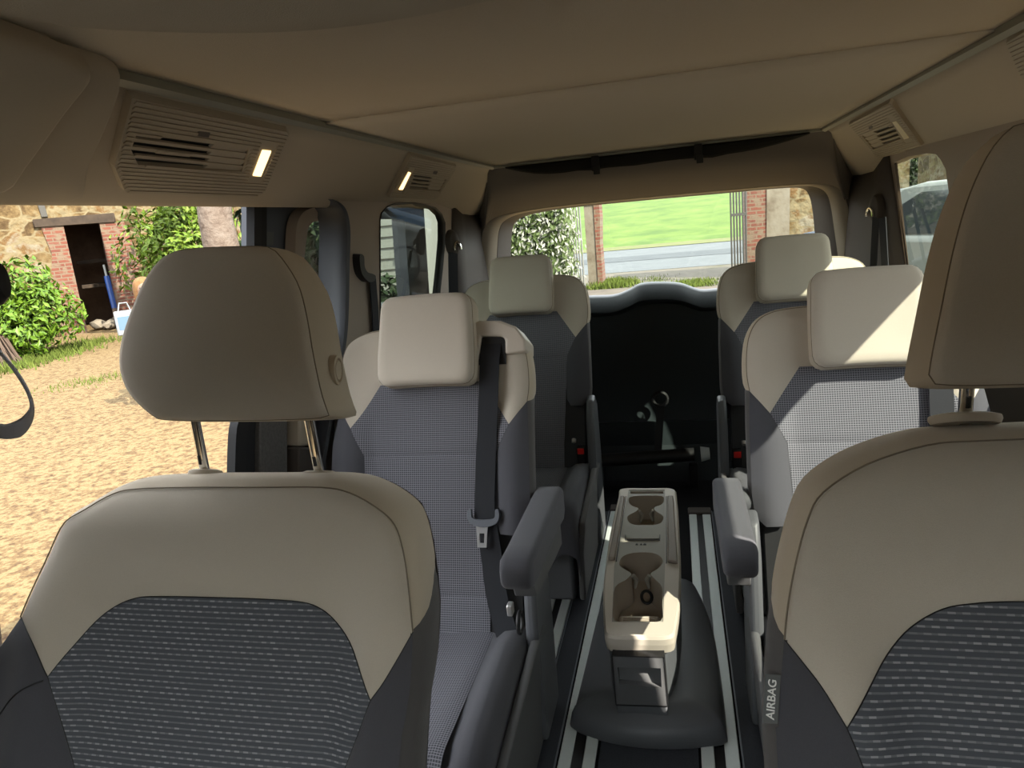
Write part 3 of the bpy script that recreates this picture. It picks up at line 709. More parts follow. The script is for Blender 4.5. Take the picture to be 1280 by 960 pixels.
# =================================================================== BELTS ON THE PILLARS
def belt_guide(u, v, Px, strap_px, lab, sc=1., wdir=(0, 1, 0), double=None):
    p = Px(u, v); t = thing('seat_belt', lab, 'seat belt', p)
    f = lambda du, dv, h: None
    return p, t
def guide(p, nrm, up, r, t):
    nrm = np.array(nrm, float); nrm /= np.linalg.norm(nrm); up = np.array(up, float); sd = np.cross(up, nrm)
    sd /= np.linalg.norm(sd); up = np.cross(nrm, sd)
    fn = lambda a, b, h: p + sd * a + up * b + nrm * h
    ol = [(r * .62 * math.cos(w), r * 1.15 * math.sin(w)) for w in np.linspace(0, 2 * PI, 24, endpoint=False)]
    MB().pillow(ol, [(0, .030), (.5, .029), (.85, .022), (1, .010), (1, -.004), (0, -.006)], fn).build('guide_cover', M['trimdark'], t)
    lp = [p + sd * (r * .35 * math.cos(w)) + up * (-r * .5 + r * .55 * math.sin(w)) + nrm * .034 for w in np.linspace(-.2, PI + .2, 12)]
    MB().tube(lp, r * .12, 8).build('guide_loop', M['chrome'], t)
pR = atx(1098, 260, .690)
t = thing('seat_belt', 'black seat belt hanging from its guide on the rear right pillar', 'seat belt', pR)
guide(pR, (-.9, -.43, 0), (0, 0, 1), .042, t)
for (u0, v0), (u1, v1), w_ in (((1095, 272), (1091, 345), .028), ((1103, 272), (1107, 345), .028)):
    a, b = atx(u0, v0, .672), atx(u1, v1, .678)
    MB().ribbon([a, a * .5 + b * .5, b, b + (b - a)], w_, (.5, -.85, 0)).build('webbing', M['belt'], t)
pL = atx(564, 304, -.845)
t = thing('seat_belt', 'black seat belt hanging from its guide on the rear left pillar', 'seat belt', pL)
guide(pL, (.85, -.5, 0), (0, 0, 1), .045, t)
a, b = atx(566, 316, -.822), atx(567, 375, -.826)
MB().ribbon([a, (a + b) / 2, b, b + (b - a) * 1.5], .045, (.5, .85, 0)).build('webbing', M['belt'], t)
# belt on the left pillar behind the door opening
pC = LW.p(*LW.st(453, 335), 0)
t = thing('seat_belt', 'black hooked belt guide with webbing on the pillar left of the second row', 'seat belt', pC)
hk = curve([(446, 318), (446, 330), (449, 343), (457, 352), (464, 351), (466, 345), (462, 342), (456, 340), (452, 333), (451, 320)], 4, True)
MB().prism(pst(LW, hk, .012), lambda a, b, h: LW.p(a, b, h), -.002, .022).build('belt_hook', M['black'], t, bevel=.004)
wb = pst(LW, [(461, 350), (464, 385), (466, 430), (467, 480)])
MB().ribbon([LW.p(*p, .012) for p in wb], .045, (0, 1, 0)).build('webbing', M['belt'], t)
# belt loop hanging at the far left edge
lpz = [atx(u, v, -.80 + dx) for u, v, dx in [(-14, 362, -.05), (-26, 405, -.04), (0, 440, -.02), (18, 462, 0), (34, 488, .0), (40, 508, .0), (36, 524, 0), (22, 536, 0), (0, 539, -.01), (-40, 525, -.03), (-200, 440, -.13)]]
t = thing('seat_belt', 'grey front seat belt looping down at the left picture edge', 'seat belt', lpz[3])
MB().ribbon([V3(*p) for p in curve(lpz, 6)], .040, [(-.72, .69, -.14 - .55 * sstep(i, 24, 44)) for i in range(61)]).build('webbing', M['beltpale'], t)
MB().pillow([(.012 * math.cos(w), .03 * math.sin(w)) for w in np.linspace(0, 2 * PI, 20, endpoint=False)], [(0, .02), (.7, .018), (1, .006), (1, -.006), (0, -.01)],
            lambda a, b, h: atx(-9, 352, -.84) + V3(h, a, b)).build('guide_cover', M['black'], t)
gp = atx(-9, 352, -.84)
MB().tube([gp + V3(-.005, 0, 0), V3(-.965, .76, gp[2])], [.010, .014], 10).build('guide_mount', M['black'], t)
# coat hook by the right headrest
ph = PANR.p(*PANR.st(1243, 180), 0)
t = thing('coat_hook', 'small blue grey coat hook on the right roof edge beside the driver headrest', 'hook', ph)
MB().tube([ph + V3(-.005, d, -h) for d, h in ((-.03, 0), (-.025, .022), (-.008, .034), (.012, .03), (.025, .01), (.028, 0))], .007, 8).build('hook', M['greyplastic'], t)
MB().box(tuple(ph + V3(-.015, -.035, -.006)), tuple(ph + V3(.02, .035, .008))).build('hook_base', M['trim'], t, bevel=.004)
# cargo area: roller tube, tailgate strap
t = thing('cargo_roller', 'black luggage cover roller lying on the floor before the tailgate', 'luggage cover', (-.05, 3.0, 0))
ra, rb_ = aty(790, 573, 3.05), aty(868, 568, 3.05)
MB().box((-.40, 3.03, -.003), (-.36, 3.07, .1)).build('roller_foot', M['black'], t, bevel=.004)
MB().box((.02, 3.03, -.003), (.06, 3.07, .1)).build('roller_foot', M['black'], t, bevel=.004)
MB().tube([ra + (ra - rb_) * 1.2, ra, rb_], .03, 14).build('roller_tube', M['black'], t)
MB().tube([rb_ + (rb_ - ra) * .1, rb_ + (rb_ - ra) * .24], [.034, .026], 12).build('end_cap', M['alu'], t)  # pale colour stands in for sunlight on the end of the roller
t = thing('pull_strap', 'black pull strap with a ring hanging on the tailgate', 'strap', aty(825, 530, 3.14))
a, b = aty(826, 505, 3.14), aty(822, 570, 3.10)
MB().ribbon([a, (a + b) / 2, b], .034, (1, 0, 0), .003).build('strap', M['black'], t)
cpt = aty(825, 499, 3.14)
MB().tube([cpt + V3(.032 * math.cos(w), 0, .032 * math.sin(w)) for w in np.linspace(0, 2 * PI, 25)], .008, 8, False).build('ring', M['black'], t)
# =================================================================== OUTSIDE
ZG = -.2
def mpp(p): return float((np.array(p) - CAM) @ cam_fwd) / FPX      # metres per picture pixel at p
_lin = lin
def lin(*c):
    q = _lin(*c); return (q[0] * EXT, q[1] * EXT, q[2] * EXT, 1.)
M['straw'] = noisemix('straw_ground', [lin(120, 86, 54), lin(184, 148, 98), lin(224, 194, 138), lin(190, 156, 104)], 22., 12, bump=.5, bdist=.02, bscale=60, stops=[.34, .47, .56, .68])
M['dirt'] = noisemix('gravel_track', [lin(126, 116, 102), lin(166, 154, 136), lin(124, 122, 84)], 1.6, 10)
M['field'] = noisemix('young_green_field', [lin(104, 146, 40), lin(134, 172, 54), lin(160, 190, 76)], .55, 9, stops=[.35, .5, .66])
M['verge'] = noisemix('dry_verge', [lin(140, 156, 70), lin(172, 170, 104)], 2., 9)
M['asphalt'] = noisemix('pale_asphalt', [lin(140, 147, 152), lin(162, 168, 172)], 1.5, 8)
M['asphalt2'] = noisemix('worn_asphalt', [lin(112, 119, 124), lin(132, 139, 145)], 1.5, 8)
M['stone'] = noisemix('rubble_stone_wall', [lin(128, 100, 62), lin(186, 154, 102), lin(206, 186, 142), lin(170, 124, 66), lin(214, 200, 170)], 1.9, 9, bump=.8, bdist=.06, bscale=7, stops=[.34, .44, .52, .6, .7], distort=.3, vor=2.6)
M['brick'] = bricks('old_red_bricks', lin(190, 104, 72), lin(160, 84, 58), lin(190, 160, 128))
M['plaster'] = noisemix('flaking_plaster', [lin(150, 128, 104), lin(205, 190, 165), lin(220, 208, 186)], 2.4, 8, bump=.4, bdist=.02)
M['darkroom'] = noisemix('brown_room', [_lin(84, 66, 54), _lin(120, 96, 78)], 2.5, 6)  # brown tones, not dimmed like the other outdoor colours
M['wood'] = noisemix('weathered_lintel', [lin(92, 78, 66), lin(132, 112, 92)], 5, 6)
M['leafA'] = noisemix('bright_leaves', [lin(84, 136, 22), lin(140, 190, 40), lin(186, 220, 80)], 9, 3, rough=.5)
M['leafB'] = noisemix('fresh_leaves', [lin(104, 150, 30), lin(160, 200, 52), lin(204, 226, 100)], 8, 3, rough=.5)
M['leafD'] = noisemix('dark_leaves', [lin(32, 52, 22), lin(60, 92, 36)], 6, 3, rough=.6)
M['leafH'] = noisemix('hedge_leaves', [lin(96, 124, 56), lin(150, 172, 96)], 9, 3, rough=.6)
M['flower'] = mat('white_blossom', lin(245, 245, 225), .8)
M['grass'] = noisemix('short_grass', [lin(120, 150, 50), lin(170, 186, 80)], 6, 4)
M['bark'] = noisemix('pale_bark', [lin(140, 116, 100), lin(196, 174, 156), lin(214, 196, 180)], 7, 8, bump=.6, bdist=.03, bscale=22)
M['twig'] = mat('dry_twigs', lin(150, 122, 100), .9)
M['gatepaint'] = mat('pale_gate_paint', lin(206, 204, 196), .6)
M['gateiron'] = mat('weathered_gate_iron', lin(120, 116, 106), .6, metal=.2)
M['whiteboard'] = mat('white_boards', lin(225, 228, 220), .7)
M['carblue'] = mat('blue_car_paint', lin(120, 160, 205), .25, spec=.6)
M['carwhite'] = mat('white_car_paint', lin(225, 232, 228), .25, spec=.6)
M['carglass'] = mat('dark_car_glass', (.02, .026, .03, 1), .08, spec=.8)
M['tyre'] = mat('tyre_rubber', (.015, .015, .015, 1), .8)
M['bluetool'] = mat('blue_plastic', lin(20, 90, 190), .4)
M['skin'] = mat('skin', lin(226, 176, 146), .6)
M['hair'] = noisemix('light_auburn_hair', [lin(190, 130, 80), lin(226, 176, 120)], 30, 4)
M['dress'] = mat('light_blue_cotton', lin(150, 190, 225), .85)
M['bagw'] = mat('white_bag', lin(232, 240, 245), .6)

def ground_patch(name, pts, z, m, label, kind='structure', rise=None, h=.02):
    mb = MB()
    tri = geometry.tessellate_polygon([[Vector((p[0], p[1], 0)) for p in pts]])
    mb.add([(p[0], p[1], z if len(p) < 3 else p[2]) for p in pts], [tuple(t) for t in tri])
    return tag(mb.build(name, m, smooth=False), label, None, None, kind)
ground_patch('ground', [(-60, -20), (40, -20), (40, 24), (-60, 24)], ZG, M['straw'], 'straw covered yard ground around the van')
ground_patch('driveway', [(-3.4, 8.0), (2.4, 8.0), (2.6, 18.), (-3.4, 18.)], ZG + .006, M['dirt'], 'pale gravel drive leading out through the gate')
ground_patch('road', [(-60, 18.0), (60, 18.0), (60, 30), (-60, 30)], ZG + .012, M['asphalt'], 'pale asphalt road passing behind the gate')
ground_patch('road_patch', [(-60, 22.4), (60, 21.6), (60, 24.2), (-60, 25.0)], ZG + .02, M['asphalt2'], 'darker worn lane along the road')
ground_patch('verge', [(-60, 29.5, ZG + .03), (60, 29.5, ZG + .03), (60, 31.5, -.12), (-60, 31.5, -.12)], ZG, M['verge'], 'dry grassy verge beyond the road')
ground_patch('field', [(-90, 31.4, -.13), (90, 31.4, -.13), (140, 160, 12.), (-140, 160, 12.)], ZG, M['field'], 'green field rising beyond the road')

def leaves(n, sample, size, mb=None):
    mb = mb or MB(); vs = []; fs = []
    for i in range(n):
        p, nrm = sample()
        a = np.cross(nrm, V3(random.uniform(-1, 1), random.uniform(-1, 1), random.uniform(-.5, .5))); a /= np.linalg.norm(a) + 1e-9
        b = np.cross(nrm, a); s_ = size * random.uniform(.6, 1.3)
        k = len(vs)
        vs += [p - a * s_, p + b * s_ * .38 + nrm * s_ * .12, p + a * s_, p - b * s_ * .38 + nrm * s_ * .12]
        fs.append((k, k + 1, k + 2, k + 3))
    return mb.add(vs, fs)
def bush(name, label, c, rad, n, size, m, group=None, stem=True, lumps=7, cat='bush', floor=ZG):
    c = np.array(c, float); rad = np.array(rad, float)
    t = thing(name, label, cat, (c[0], c[1], floor), group)
    L_ = [(V3(*[random.uniform(-.62, .62) for _ in range(3)]) * rad, random.uniform(.42, .62)) for _ in range(lumps)]
    def sample():
        o, k = random.choice(L_)
        d = V3(random.gauss(0, 1), random.gauss(0, 1), random.gauss(0, 1)); d /= np.linalg.norm(d)
        p = c + o + d * rad * k * random.uniform(.75, 1.05)
        p[2] = max(p[2], floor + .03)
        nn = d + V3(random.gauss(0, .5), random.gauss(0, .5), random.gauss(.4, .5)); return p, nn / np.linalg.norm(nn)
    leaves(n, sample, size).build('foliage', m, t, smooth=False)
    if stem:
        sb = MB()
        for k in range(6):
            e = c + L_[k % len(L_)][0] * .9
            b = V3(c[0] + random.uniform(-.1, .1), c[1] + random.uniform(-.1, .1), floor - .03)
            sb.tube([b, b * .5 + e * .5 + V3(random.uniform(-.1, .1), 0, 0), e], [.045, .03, .012], 6)
        sb.build('stems', M['bark'], t)
    return t

# ---- the stone house on the left with its open doorway
hp0 = V3(-12.3, 12.7, ZG)
HP = Plane(hp0, (.72, .70, 0), (0, 0, 1))
hs = lambda pts, h=0.: [HP.st(u, v, h) for u, v in pts]
house = thing('stone_house', 'old rubble stone house with a dark open doorway across the yard', 'house', hp0)
dl, dr = HP.st(84, 281)[0], HP.st(126, 278)[0]; dt = HP.st(105, 279)[1]
bl, br = HP.st(110, 418)[0], HP.st(146, 412)[0]
sx0, sx1 = (dl + bl) / 2 - .05, (dr + br) / 2 + .05
wall = [(-14, -.1), (sx0, -.1), (sx0, dt), (sx1, dt), (sx1, -.1), (5.2, -.1), (5.2, 4.6), (-14, 4.6)]
MB().prism(wall, lambda a, b, h: HP.p(a, b, h), -.5, 0.).build('wall', M['stone'], house, smooth=False)
# jambs of brick, lintel, dark room
for nm, pts in (('brick_jamb', [(sx0 - .42, -.05), (sx0 + .015, -.05), (sx0 + .015, dt - .02), (sx0 - .38, dt - .02), (sx0 - .30, dt * .75), (sx0 - .42, dt * .5)]),
                ('brick_jamb', [(sx1 - .015, -.05), (sx1 + .55, -.05), (sx1 + .40, dt * .3), (sx1 + .60, dt * .6), (sx1 + .45, dt - .02), (sx1 - .015, dt - .02)])):
    mb = MB().prism(pts, lambda a, b, h: HP.p(a, b, h), -.46, .04); mb.uv = [p for p in pts] * 2
    mb.build(nm, M['brick'], house, smooth=False)
MB().prism([(sx0 - .5, dt - .02), (sx1 + .3, dt - .02), (sx1 + .3, dt + .17), (sx0 - .5, dt + .14)], lambda a, b, h: HP.p(a, b, h), -.40, .08).build('lintel', M['wood'], house, bevel=.02)
MB().prism([(sx0 - .33, dt + .17), (sx0 - .22, dt + .17), (sx0 - .25, dt + .9), (sx0 - .38, dt + .9)], lambda a, b, h: HP.p(a, b, h), -.02, .05).build('iron_strap', M['gateiron'], house, bevel=.01)
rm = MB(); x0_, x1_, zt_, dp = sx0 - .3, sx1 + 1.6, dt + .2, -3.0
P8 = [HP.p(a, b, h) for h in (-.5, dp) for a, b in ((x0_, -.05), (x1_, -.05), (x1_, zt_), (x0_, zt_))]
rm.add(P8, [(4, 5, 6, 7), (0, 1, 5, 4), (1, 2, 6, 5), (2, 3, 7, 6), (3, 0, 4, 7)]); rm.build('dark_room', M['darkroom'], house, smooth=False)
for k, z in enumerate((.9, 1.45)): MB().box((sx0 + .1, z, -2.2), (sx0 + .9, z + .08, -1.2), lambda a, b, h: HP.p(a, b, h)).build('shelf', M['wood'], house, bevel=.01)
def rock(c, r, sq=(1, 1, .7)):
    bm = bmesh.new(); bmesh.ops.create_icosphere(bm, subdivisions=2, radius=1); sd_ = random.random() * 50
    vs = [np.array(c) + V3(*[v.co[i] * r * sq[i] for i in range(3)]) * (1 + .35 * noise.noise(v.co * 1.3 + Vector((sd_, 0, 0)))) for v in bm.verts]
    fs = [tuple(v.index for v in f.verts) for f in bm.faces]; bm.free(); return MB().add(vs, fs)
for k, (ds, dh, r) in enumerate([(.25, -.25, .17), (.5, -.05, .14), (.72, -.35, .2), (.42, .12, .11), (.95, -.2, .13)]):
    o = rock(HP.p(sx0 + ds, .06 + r * .4, dh), r).build('rubble_stone', M['plaster'])
    tag(o, 'fallen pale stone lying on the threshold of the dark doorway', 'stone', 'rubble in the doorway')
t = thing('broom', 'blue handled broom leaning in the dark doorway', 'broom', HP.p(sx1 - .1, 0, .1))
pa, pb = HP.p(*HP.st(133, 345, -.02), .02), HP.p(*HP.st(143, 385, .05), .08)
MB().tube([pa + (pa - pb) * .35, pa], .022, 8).build('handle_grip', M['whiteboard'], t); MB().tube([pa, pb], .055, 8).build('handle', M['bluetool'], t)
MB().tube([pb, pb + (pb - pa) * .25 + V3(0, 0, -.1), V3(pb[0] + .05, pb[1] + .05, ZG + .04)], [.05, .06, .13], 8).build('bristles', M['twig'], t)

pb_ = atz(30, 452, ZG); k = mpp(pb_)
pc = pb_ + V3(-.3, .5, 0)
bush('leafy_bush', 'bright green leafy bush left of the dark doorway', (pc[0], pc[1], ZG + 62 * k), (62 * k, 62 * k, 66 * k), 4200, .075, M['leafA'], lumps=11)
pb2 = HP.p(*HP.st(225, 300, 2.0), 2.0); k = mpp(pb2)
bush('leafy_bush', 'tall bright green leafy shrub between doorway and tree trunk', (pb2[0], pb2[1], pb2[2] + 8 * k), (82 * k, 72 * k, 92 * k), 4600, .085, M['leafB'], lumps=12)
pb3 = aty(392, 330, 13.5); k = mpp(pb3)
bush('ivy_bush', 'green creeper seen through the open sliding door window', (pb3[0], pb3[1], pb3[2]), (52 * k, 40 * k, 90 * k), 3200, .09, M['leafB'], lumps=9)
pt = aty(282, 330, 9.3); k = mpp(pt)
t = thing('tree_trunk', 'pale barked tree trunk rising behind the front passenger headrest', 'tree', (pt[0], pt[1], ZG))
r = 23 * k
tr = MB(); pth = []; rr = []
for i in range(13):
    z = ZG - .1 + i * .4; pth.append(V3(pt[0] + .02 * math.sin(i), pt[1] + .02 * math.cos(2 * i), z)); rr.append(r * (1.25 - .35 * sstep(i, 0, 3) + .03 * math.sin(i * 2.1)))
tr.tube(pth, rr, 18).build('trunk', M['bark'], t)
tp = pth[-1]
for a in range(5):
    w = a * 1.3; MB().tube([tp - V3(0, 0, .5), tp + V3(math.cos(w) * .6, math.sin(w) * .6, .6), tp + V3(math.cos(w) * 1.4, math.sin(w) * 1.4, 1.5)], [r * .6, r * .4, r * .2], 8).build('branch', M['bark'], t)
t = thing('twig_bundle', 'bundle of dry twigs leaning at the left picture edge before the bush', 'twigs', atz(20, 455, ZG))
tb = MB(); a0 = atz(28, 452, ZG); k = mpp(a0)
for i in range(46):
    e = a0 + V3(.1, -.5, 0) + V3(random.uniform(-.25, .35), random.uniform(-.2, .2), random.uniform(0, .06)); s_ = a0 + V3(-30 * k + random.uniform(-.08, .08), -20 * k * .4, 62 * k + random.uniform(-.1, .1))
    tb.tube([s_, s_ * .5 + e * .5 + V3(0, 0, random.uniform(-.04, .04)), e], [.014, .011, .006], 5)
tb.build('twigs', M['twig'], t)
# grass along the wall foot
def grass(name, label, n, area, size, m=None):
    def sample():
        p = area(); return p + V3(0, 0, size * .5), V3(random.gauss(0, 1), random.gauss(0, 1), .15) / 1.4
    mb = MB(); vs = []; fs = []
    for i in range(n):
        p = area(); w = random.uniform(0, PI); d = V3(math.cos(w), math.sin(w), 0) * size * .12; h = size * random.uniform(.5, 1.3); k = len(vs)
        lean = V3(random.gauss(0, .3), random.gauss(0, .3), 0) * h
        vs += [p - d, p + d, p + lean + V3(0, 0, h)]; fs.append((k, k + 1, k + 2))
    return tag(mb.add(vs, fs).build(name, m or M['grass'], smooth=False), label, 'grass', None, 'stuff')
g0, g1 = atz(-20, 470, ZG), atz(110, 430, ZG)
grass('grass_tuft', 'green grass strip growing in front of the left bush', 2600, lambda: g0 + (g1 - g0) * random.random() + V3(random.gauss(0, .25), random.gauss(0, .35), 0), .11)
g2, g3 = atz(75, 485, ZG), atz(150, 470, ZG)
grass('grass_tuft', 'sparse grass patch in the straw below the doorway', 260, lambda: g2 + (g3 - g2) * random.random() + V3(random.gauss(0, .2), random.gauss(0, .2), 0), .05)
g4 = atz(768, 354, ZG)
grass('grass_tuft', 'green grass at the foot of the left gate pillar', 1800, lambda: g4 + V3(random.gauss(0, .2), random.uniform(-1.2, .1), 0), .13)
g5 = atz(800, 352, ZG)
grass('grass_tuft', 'green grass strip in the middle of the drive', 500, lambda: g5 + V3(random.gauss(.3, .2), random.gauss(0, .5), 0), .05)
g6 = atz(862, 352, ZG)
grass('grass_tuft', 'green grass beside the right gate pillar', 900, lambda: g6 + V3(random.gauss(.1, .2), random.uniform(-1.2, .1), 0), .08)

# ---- unseen hedge added ahead of the van to keep the front headrests dark
t = thing('blocker_hedge', 'unseen dark hedge added ahead of the van to block light', 'hedge', (-1.5, -7.5, ZG))
def hs2():
    p = V3(random.uniform(-9, 4), -7 + random.gauss(0, .15), ZG + random.uniform(0, 3.1)); nn = V3(random.gauss(0, .5), 1, random.gauss(.2, .5)); return p, nn / np.linalg.norm(nn)
leaves(3000, hs2, .16).build('foliage', M['leafD'], t, smooth=False)
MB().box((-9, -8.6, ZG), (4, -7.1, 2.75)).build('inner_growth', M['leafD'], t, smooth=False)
# ---- straight behind: gate, pillars, hedge
YG = 14.6
def wallblock(pts, y0, y1, m, par, nm):
    mb = MB().prism(pts, lambda a, b, h: (a, h, b), y0, y1); mb.uv = [p for p in pts] * 2
    return mb.build(nm, m, par, smooth=False)
pl0, pl1 = aty(729, 250, YG)[0], aty(747.5, 250, YG)[0]
t = thing('gate_pillar', 'narrow gate pillar with a red brick edge, left of the drive', 'pillar', ((pl0 + pl1) / 2, YG, ZG))
wallblock([(pl0, ZG - .05), (pl1 - .10, ZG - .05), (pl1 - .09, 2.0), (pl0, 2.0)], YG, YG + .6, M['plaster'], t, 'pillar_shaft')
wallblock([(pl1 - .105, ZG - .05), (pl1, ZG - .05), (pl1 - .01, .7), (pl1 + .02, 1.2), (pl1, 2.0), (pl1 - .095, 2.0)], YG - .02, YG + .6, M['brick'], t, 'brick_edge')
MB().box((pl0 - .08, YG - .1, 1.55), (pl1 + .06, YG + .7, 1.72)).build('pillar_cap', M['whiteboard'], t, bevel=.02)
pr0, pr1 = aty(932, 250, YG)[0], aty(1019, 250, YG)[0] + 1.6
t = thing('gate_pillar', 'broad old stone and brick gate pillar, right of the drive', 'pillar', ((pr0 + pr1) / 2, YG, ZG))
a1 = aty(958, 250, YG)[0]; a2 = aty(985, 250, YG)[0]
wallblock([(a1 - .02, ZG - .05), (a2, ZG - .05), (a2 + .05, 2.6), (a1 + .02, 2.6)], YG - .05, YG + .8, M['plaster'], t, 'plaster_face')
wallblock([(pr0, ZG - .05), (a1 - .021, ZG - .05), (a1 + .019, 2.6), (pr0 + .05, 2.6)], YG - .03, YG + .8, M['brick'], t, 'brick_edge')
wallblock([(a2 + .001, ZG - .05), (pr1, ZG - .05), (pr1, 2.4), (a2 + .051, 2.6)], YG, YG + .8, M['stone'], t, 'stone_face')
for u, v, r in ((940, 335, .26), (927, 338, .18), (955, 330, .2)):
    p = atz(u, v + 8, ZG); tag(rock((p[0], YG - .5 - r, ZG + r * .5), r).build('rubble_stone', M['stone']), 'weathered stone at the foot of the right gate pillar', 'stone', 'stones by the right gate pillar')
def gate(u0, u1, vt, vb, y, n, m, label, skew=0.):
    a, b = aty(u0, vb, y), aty(u1, vb, y); zt = aty(u0, vt, y)[2]
    t = thing('iron_gate', label, 'gate', ((a[0] + b[0]) / 2, y, ZG))
    fr = MB()
    for z in (ZG + .15, zt * .55 + ZG * .45, zt): fr.box((min(a[0], b[0]), y - .02, z - .025), (max(a[0], b[0]), y + .02, z + .025))
    fr.build('rail', m, t, smooth=False)
    for i in range(n):
        x = a[0] + (b[0] - a[0]) * (i + .1) / (n - .8)
        MB().tube([(x, y, ZG + .03), (x, y, zt + .15)], .018, 6).build('bar', m, t)
    return t
gate(714, 731, 230, 358, 13.9, 6, M['gatepaint'], 'pale barred gate leaf standing open beside the flowering hedge')
gate(915, 934, 200, 345, 14.2, 6, M['gateiron'], 'weathered barred gate leaf standing open before the right pillar')
bx = MB().box((aty(714, 300, 13.96)[0], 13.95, ZG + .1), (aty(731, 300, 13.96)[0], 13.97, .9)); 
h0, h1 = aty(628, 300, 11.5), aty(706, 300, 11.6)
t = thing('flowering_hedge', 'tall hedge covered with small white blossoms left of the gate', 'hedge', ((h0[0] + h1[0]) / 2, 12, ZG))
def hedge_s():
    f = random.random(); q = random.random()
    if q < .75: p = V3(h0[0] - .8 + (h1[0] - h0[0] + .8) * f, 11.5 + .2 * random.random(), ZG + 2.5 * random.random()); nn = V3(random.gauss(0, .4), -1, random.gauss(.2, .4))
    elif q < .88: p = V3(h1[0] - .1 * random.random(), 11.5 + 1.5 * random.random(), ZG + 2.5 * random.random()); nn = V3(1, random.gauss(-.3, .4), random.gauss(.2, .4))
    else: p = V3(h0[0] - .8 + (h1[0] - h0[0] + .8) * f, 11.5 + 1.5 * random.random(), ZG + 2.5); nn = V3(0, -.3, 1)
    p = p + V3(random.gauss(0, .05), random.gauss(0, .06), random.gauss(0, .05)); return p, nn / np.linalg.norm(nn)
leaves(6500, hedge_s, .06).build('foliage', M['leafH'], t, smooth=False)
leaves(3800, lambda: (lambda r_: (r_[0] + r_[1] * .05, r_[1]))(hedge_s()), .045).build('blossoms', M['flower'], t, smooth=False)
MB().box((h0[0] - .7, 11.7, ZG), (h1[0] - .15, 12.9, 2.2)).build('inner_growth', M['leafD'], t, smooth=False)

# ---- cars
def car(name, label, loc, rot, paint, h=1.45, L_=4.3, W_=1.75):
    t = thing(name, label, 'car', (loc[0], loc[1], ZG))
    cs, sn = math.cos(rot), math.sin(rot)
    fn = lambda a, b, c: (loc[0] + a * cs - b * sn, loc[1] + a * sn + b * cs, ZG + c)
    lo = [(-L_ / 2, .35), (-L_ / 2 - .03, .62), (-L_ / 2 + .05, .88), (L_ * .16, .93), (L_ / 2 - .12, .80), (L_ / 2, .6), (L_ / 2 - .02, .3), (L_ / 2 - .3, .22), (-L_ / 2 + .3, .22)]
    MB().prism(lo, lambda a, c, hh: fn(a, hh, c), -W_ / 2, W_ / 2).build('car_body', paint, t, bevel=.07, seg=3)
    gh = [(-L_ / 2 + .12, .88), (-L_ / 2 + .45, h - .1), (-L_ / 2 + 1., h), (L_ * .02, h), (L_ * .1, h - .06), (L_ * .27, .9)]
    MB().prism(gh, lambda a, c, hh: fn(a, hh * (1 - .16 * (c - .88) / (h - .88)), c), -W_ / 2 + .06, W_ / 2 - .06).build('roof', paint, t, bevel=.05, seg=3)
    for s_ in (-1, 1):
        for pts in ([(-L_ / 2 + .42, .93), (-L_ / 2 + .66, h - .14), (-L_ * .12, h - .1), (-L_ * .12, .93)], [(-L_ * .09, .93), (-L_ * .09, h - .1), (.02 * L_, h - .1), (L_ * .2, .93)]):
            MB().prism(pts, lambda a, c, hh: fn(a, s_ * (W_ / 2 - .055) * (1 - .16 * (c - .88) / (h - .88)) + hh, c), -.012, .012).build('side_window', M['carglass'], t, smooth=False)
        for a in (-L_ * .30, L_ * .31):
            MB().rings([[fn(a + rr_ * math.cos(w), s_ * yy, .31 + rr_ * math.sin(w)) for w in np.linspace(0, 2 * PI, 24, endpoint=False)] for yy, rr_ in ((W_ / 2 - .2, .31), (W_ / 2 - .02, .31), (W_ / 2 + .005, .27), (W_ / 2 - .01, .18))]).build('wheel', M['tyre'], t)
    MB().prism([(L_ * .265, .93), (L_ * .115, h - .07)] , lambda a, c, hh: fn(a + .02, hh, c), -W_ / 2 + .2, W_ / 2 - .2) if 0 else None
    ws = MB().add([fn(L_ * .285, -W_ / 2 + .14, .92), fn(L_ * .285, W_ / 2 - .14, .92), fn(L_ * .125, W_ / 2 - .24, h - .06), fn(L_ * .125, -W_ / 2 + .24, h - .06)], [(0, 1, 2, 3)])
    ws.build('windscreen', M['carglass'], t, smooth=False, solid=.02, offs=1)
    return t
pv = atx(1126, 300, 2.4)
car('parked_car', 'white car parked on the right, seen through the rear right side window', (pv[0] + .75, pv[1] + .1), 2.2, M['carwhite'])
pbc = aty(1016, 300, 12.6)
car('parked_car', 'blue car parked by the right gate pillar behind the rear window', (pbc[0] + 2.05, pbc[1] + .2), PI + .05, M['carblue'])
# trees and wall beyond the right side window
pT = atx(1130, 215, 7.0)
bush('dark_tree', 'dark leafy tree beyond the white car on the right', (pT[0] + .3, pT[1], 2.2), (1.5, 1.5, 1.7), 3600, .12, M['leafD'], cat='tree')
q0, q1 = atx(1150, 290, 5.6), atx(1215, 290, 5.6)
t = thing('stone_wall', 'sunlit pale stone wall beyond the rear right side window', 'wall', ((q0[0] + q1[0]) / 2, (q0[1] + q1[1]) / 2, ZG))
MB().box((5.6, q1[1] - 1.5, ZG - .05), (6.0, q0[1] + .3, 3.0)).build('wall', M['stone'], t, smooth=False)
MB().box((5.55, q1[1] - 1.55, 3.0), (6.05, q0[1] + .35, 3.1)).build('wall_coping', M['plaster'], t, bevel=.02)
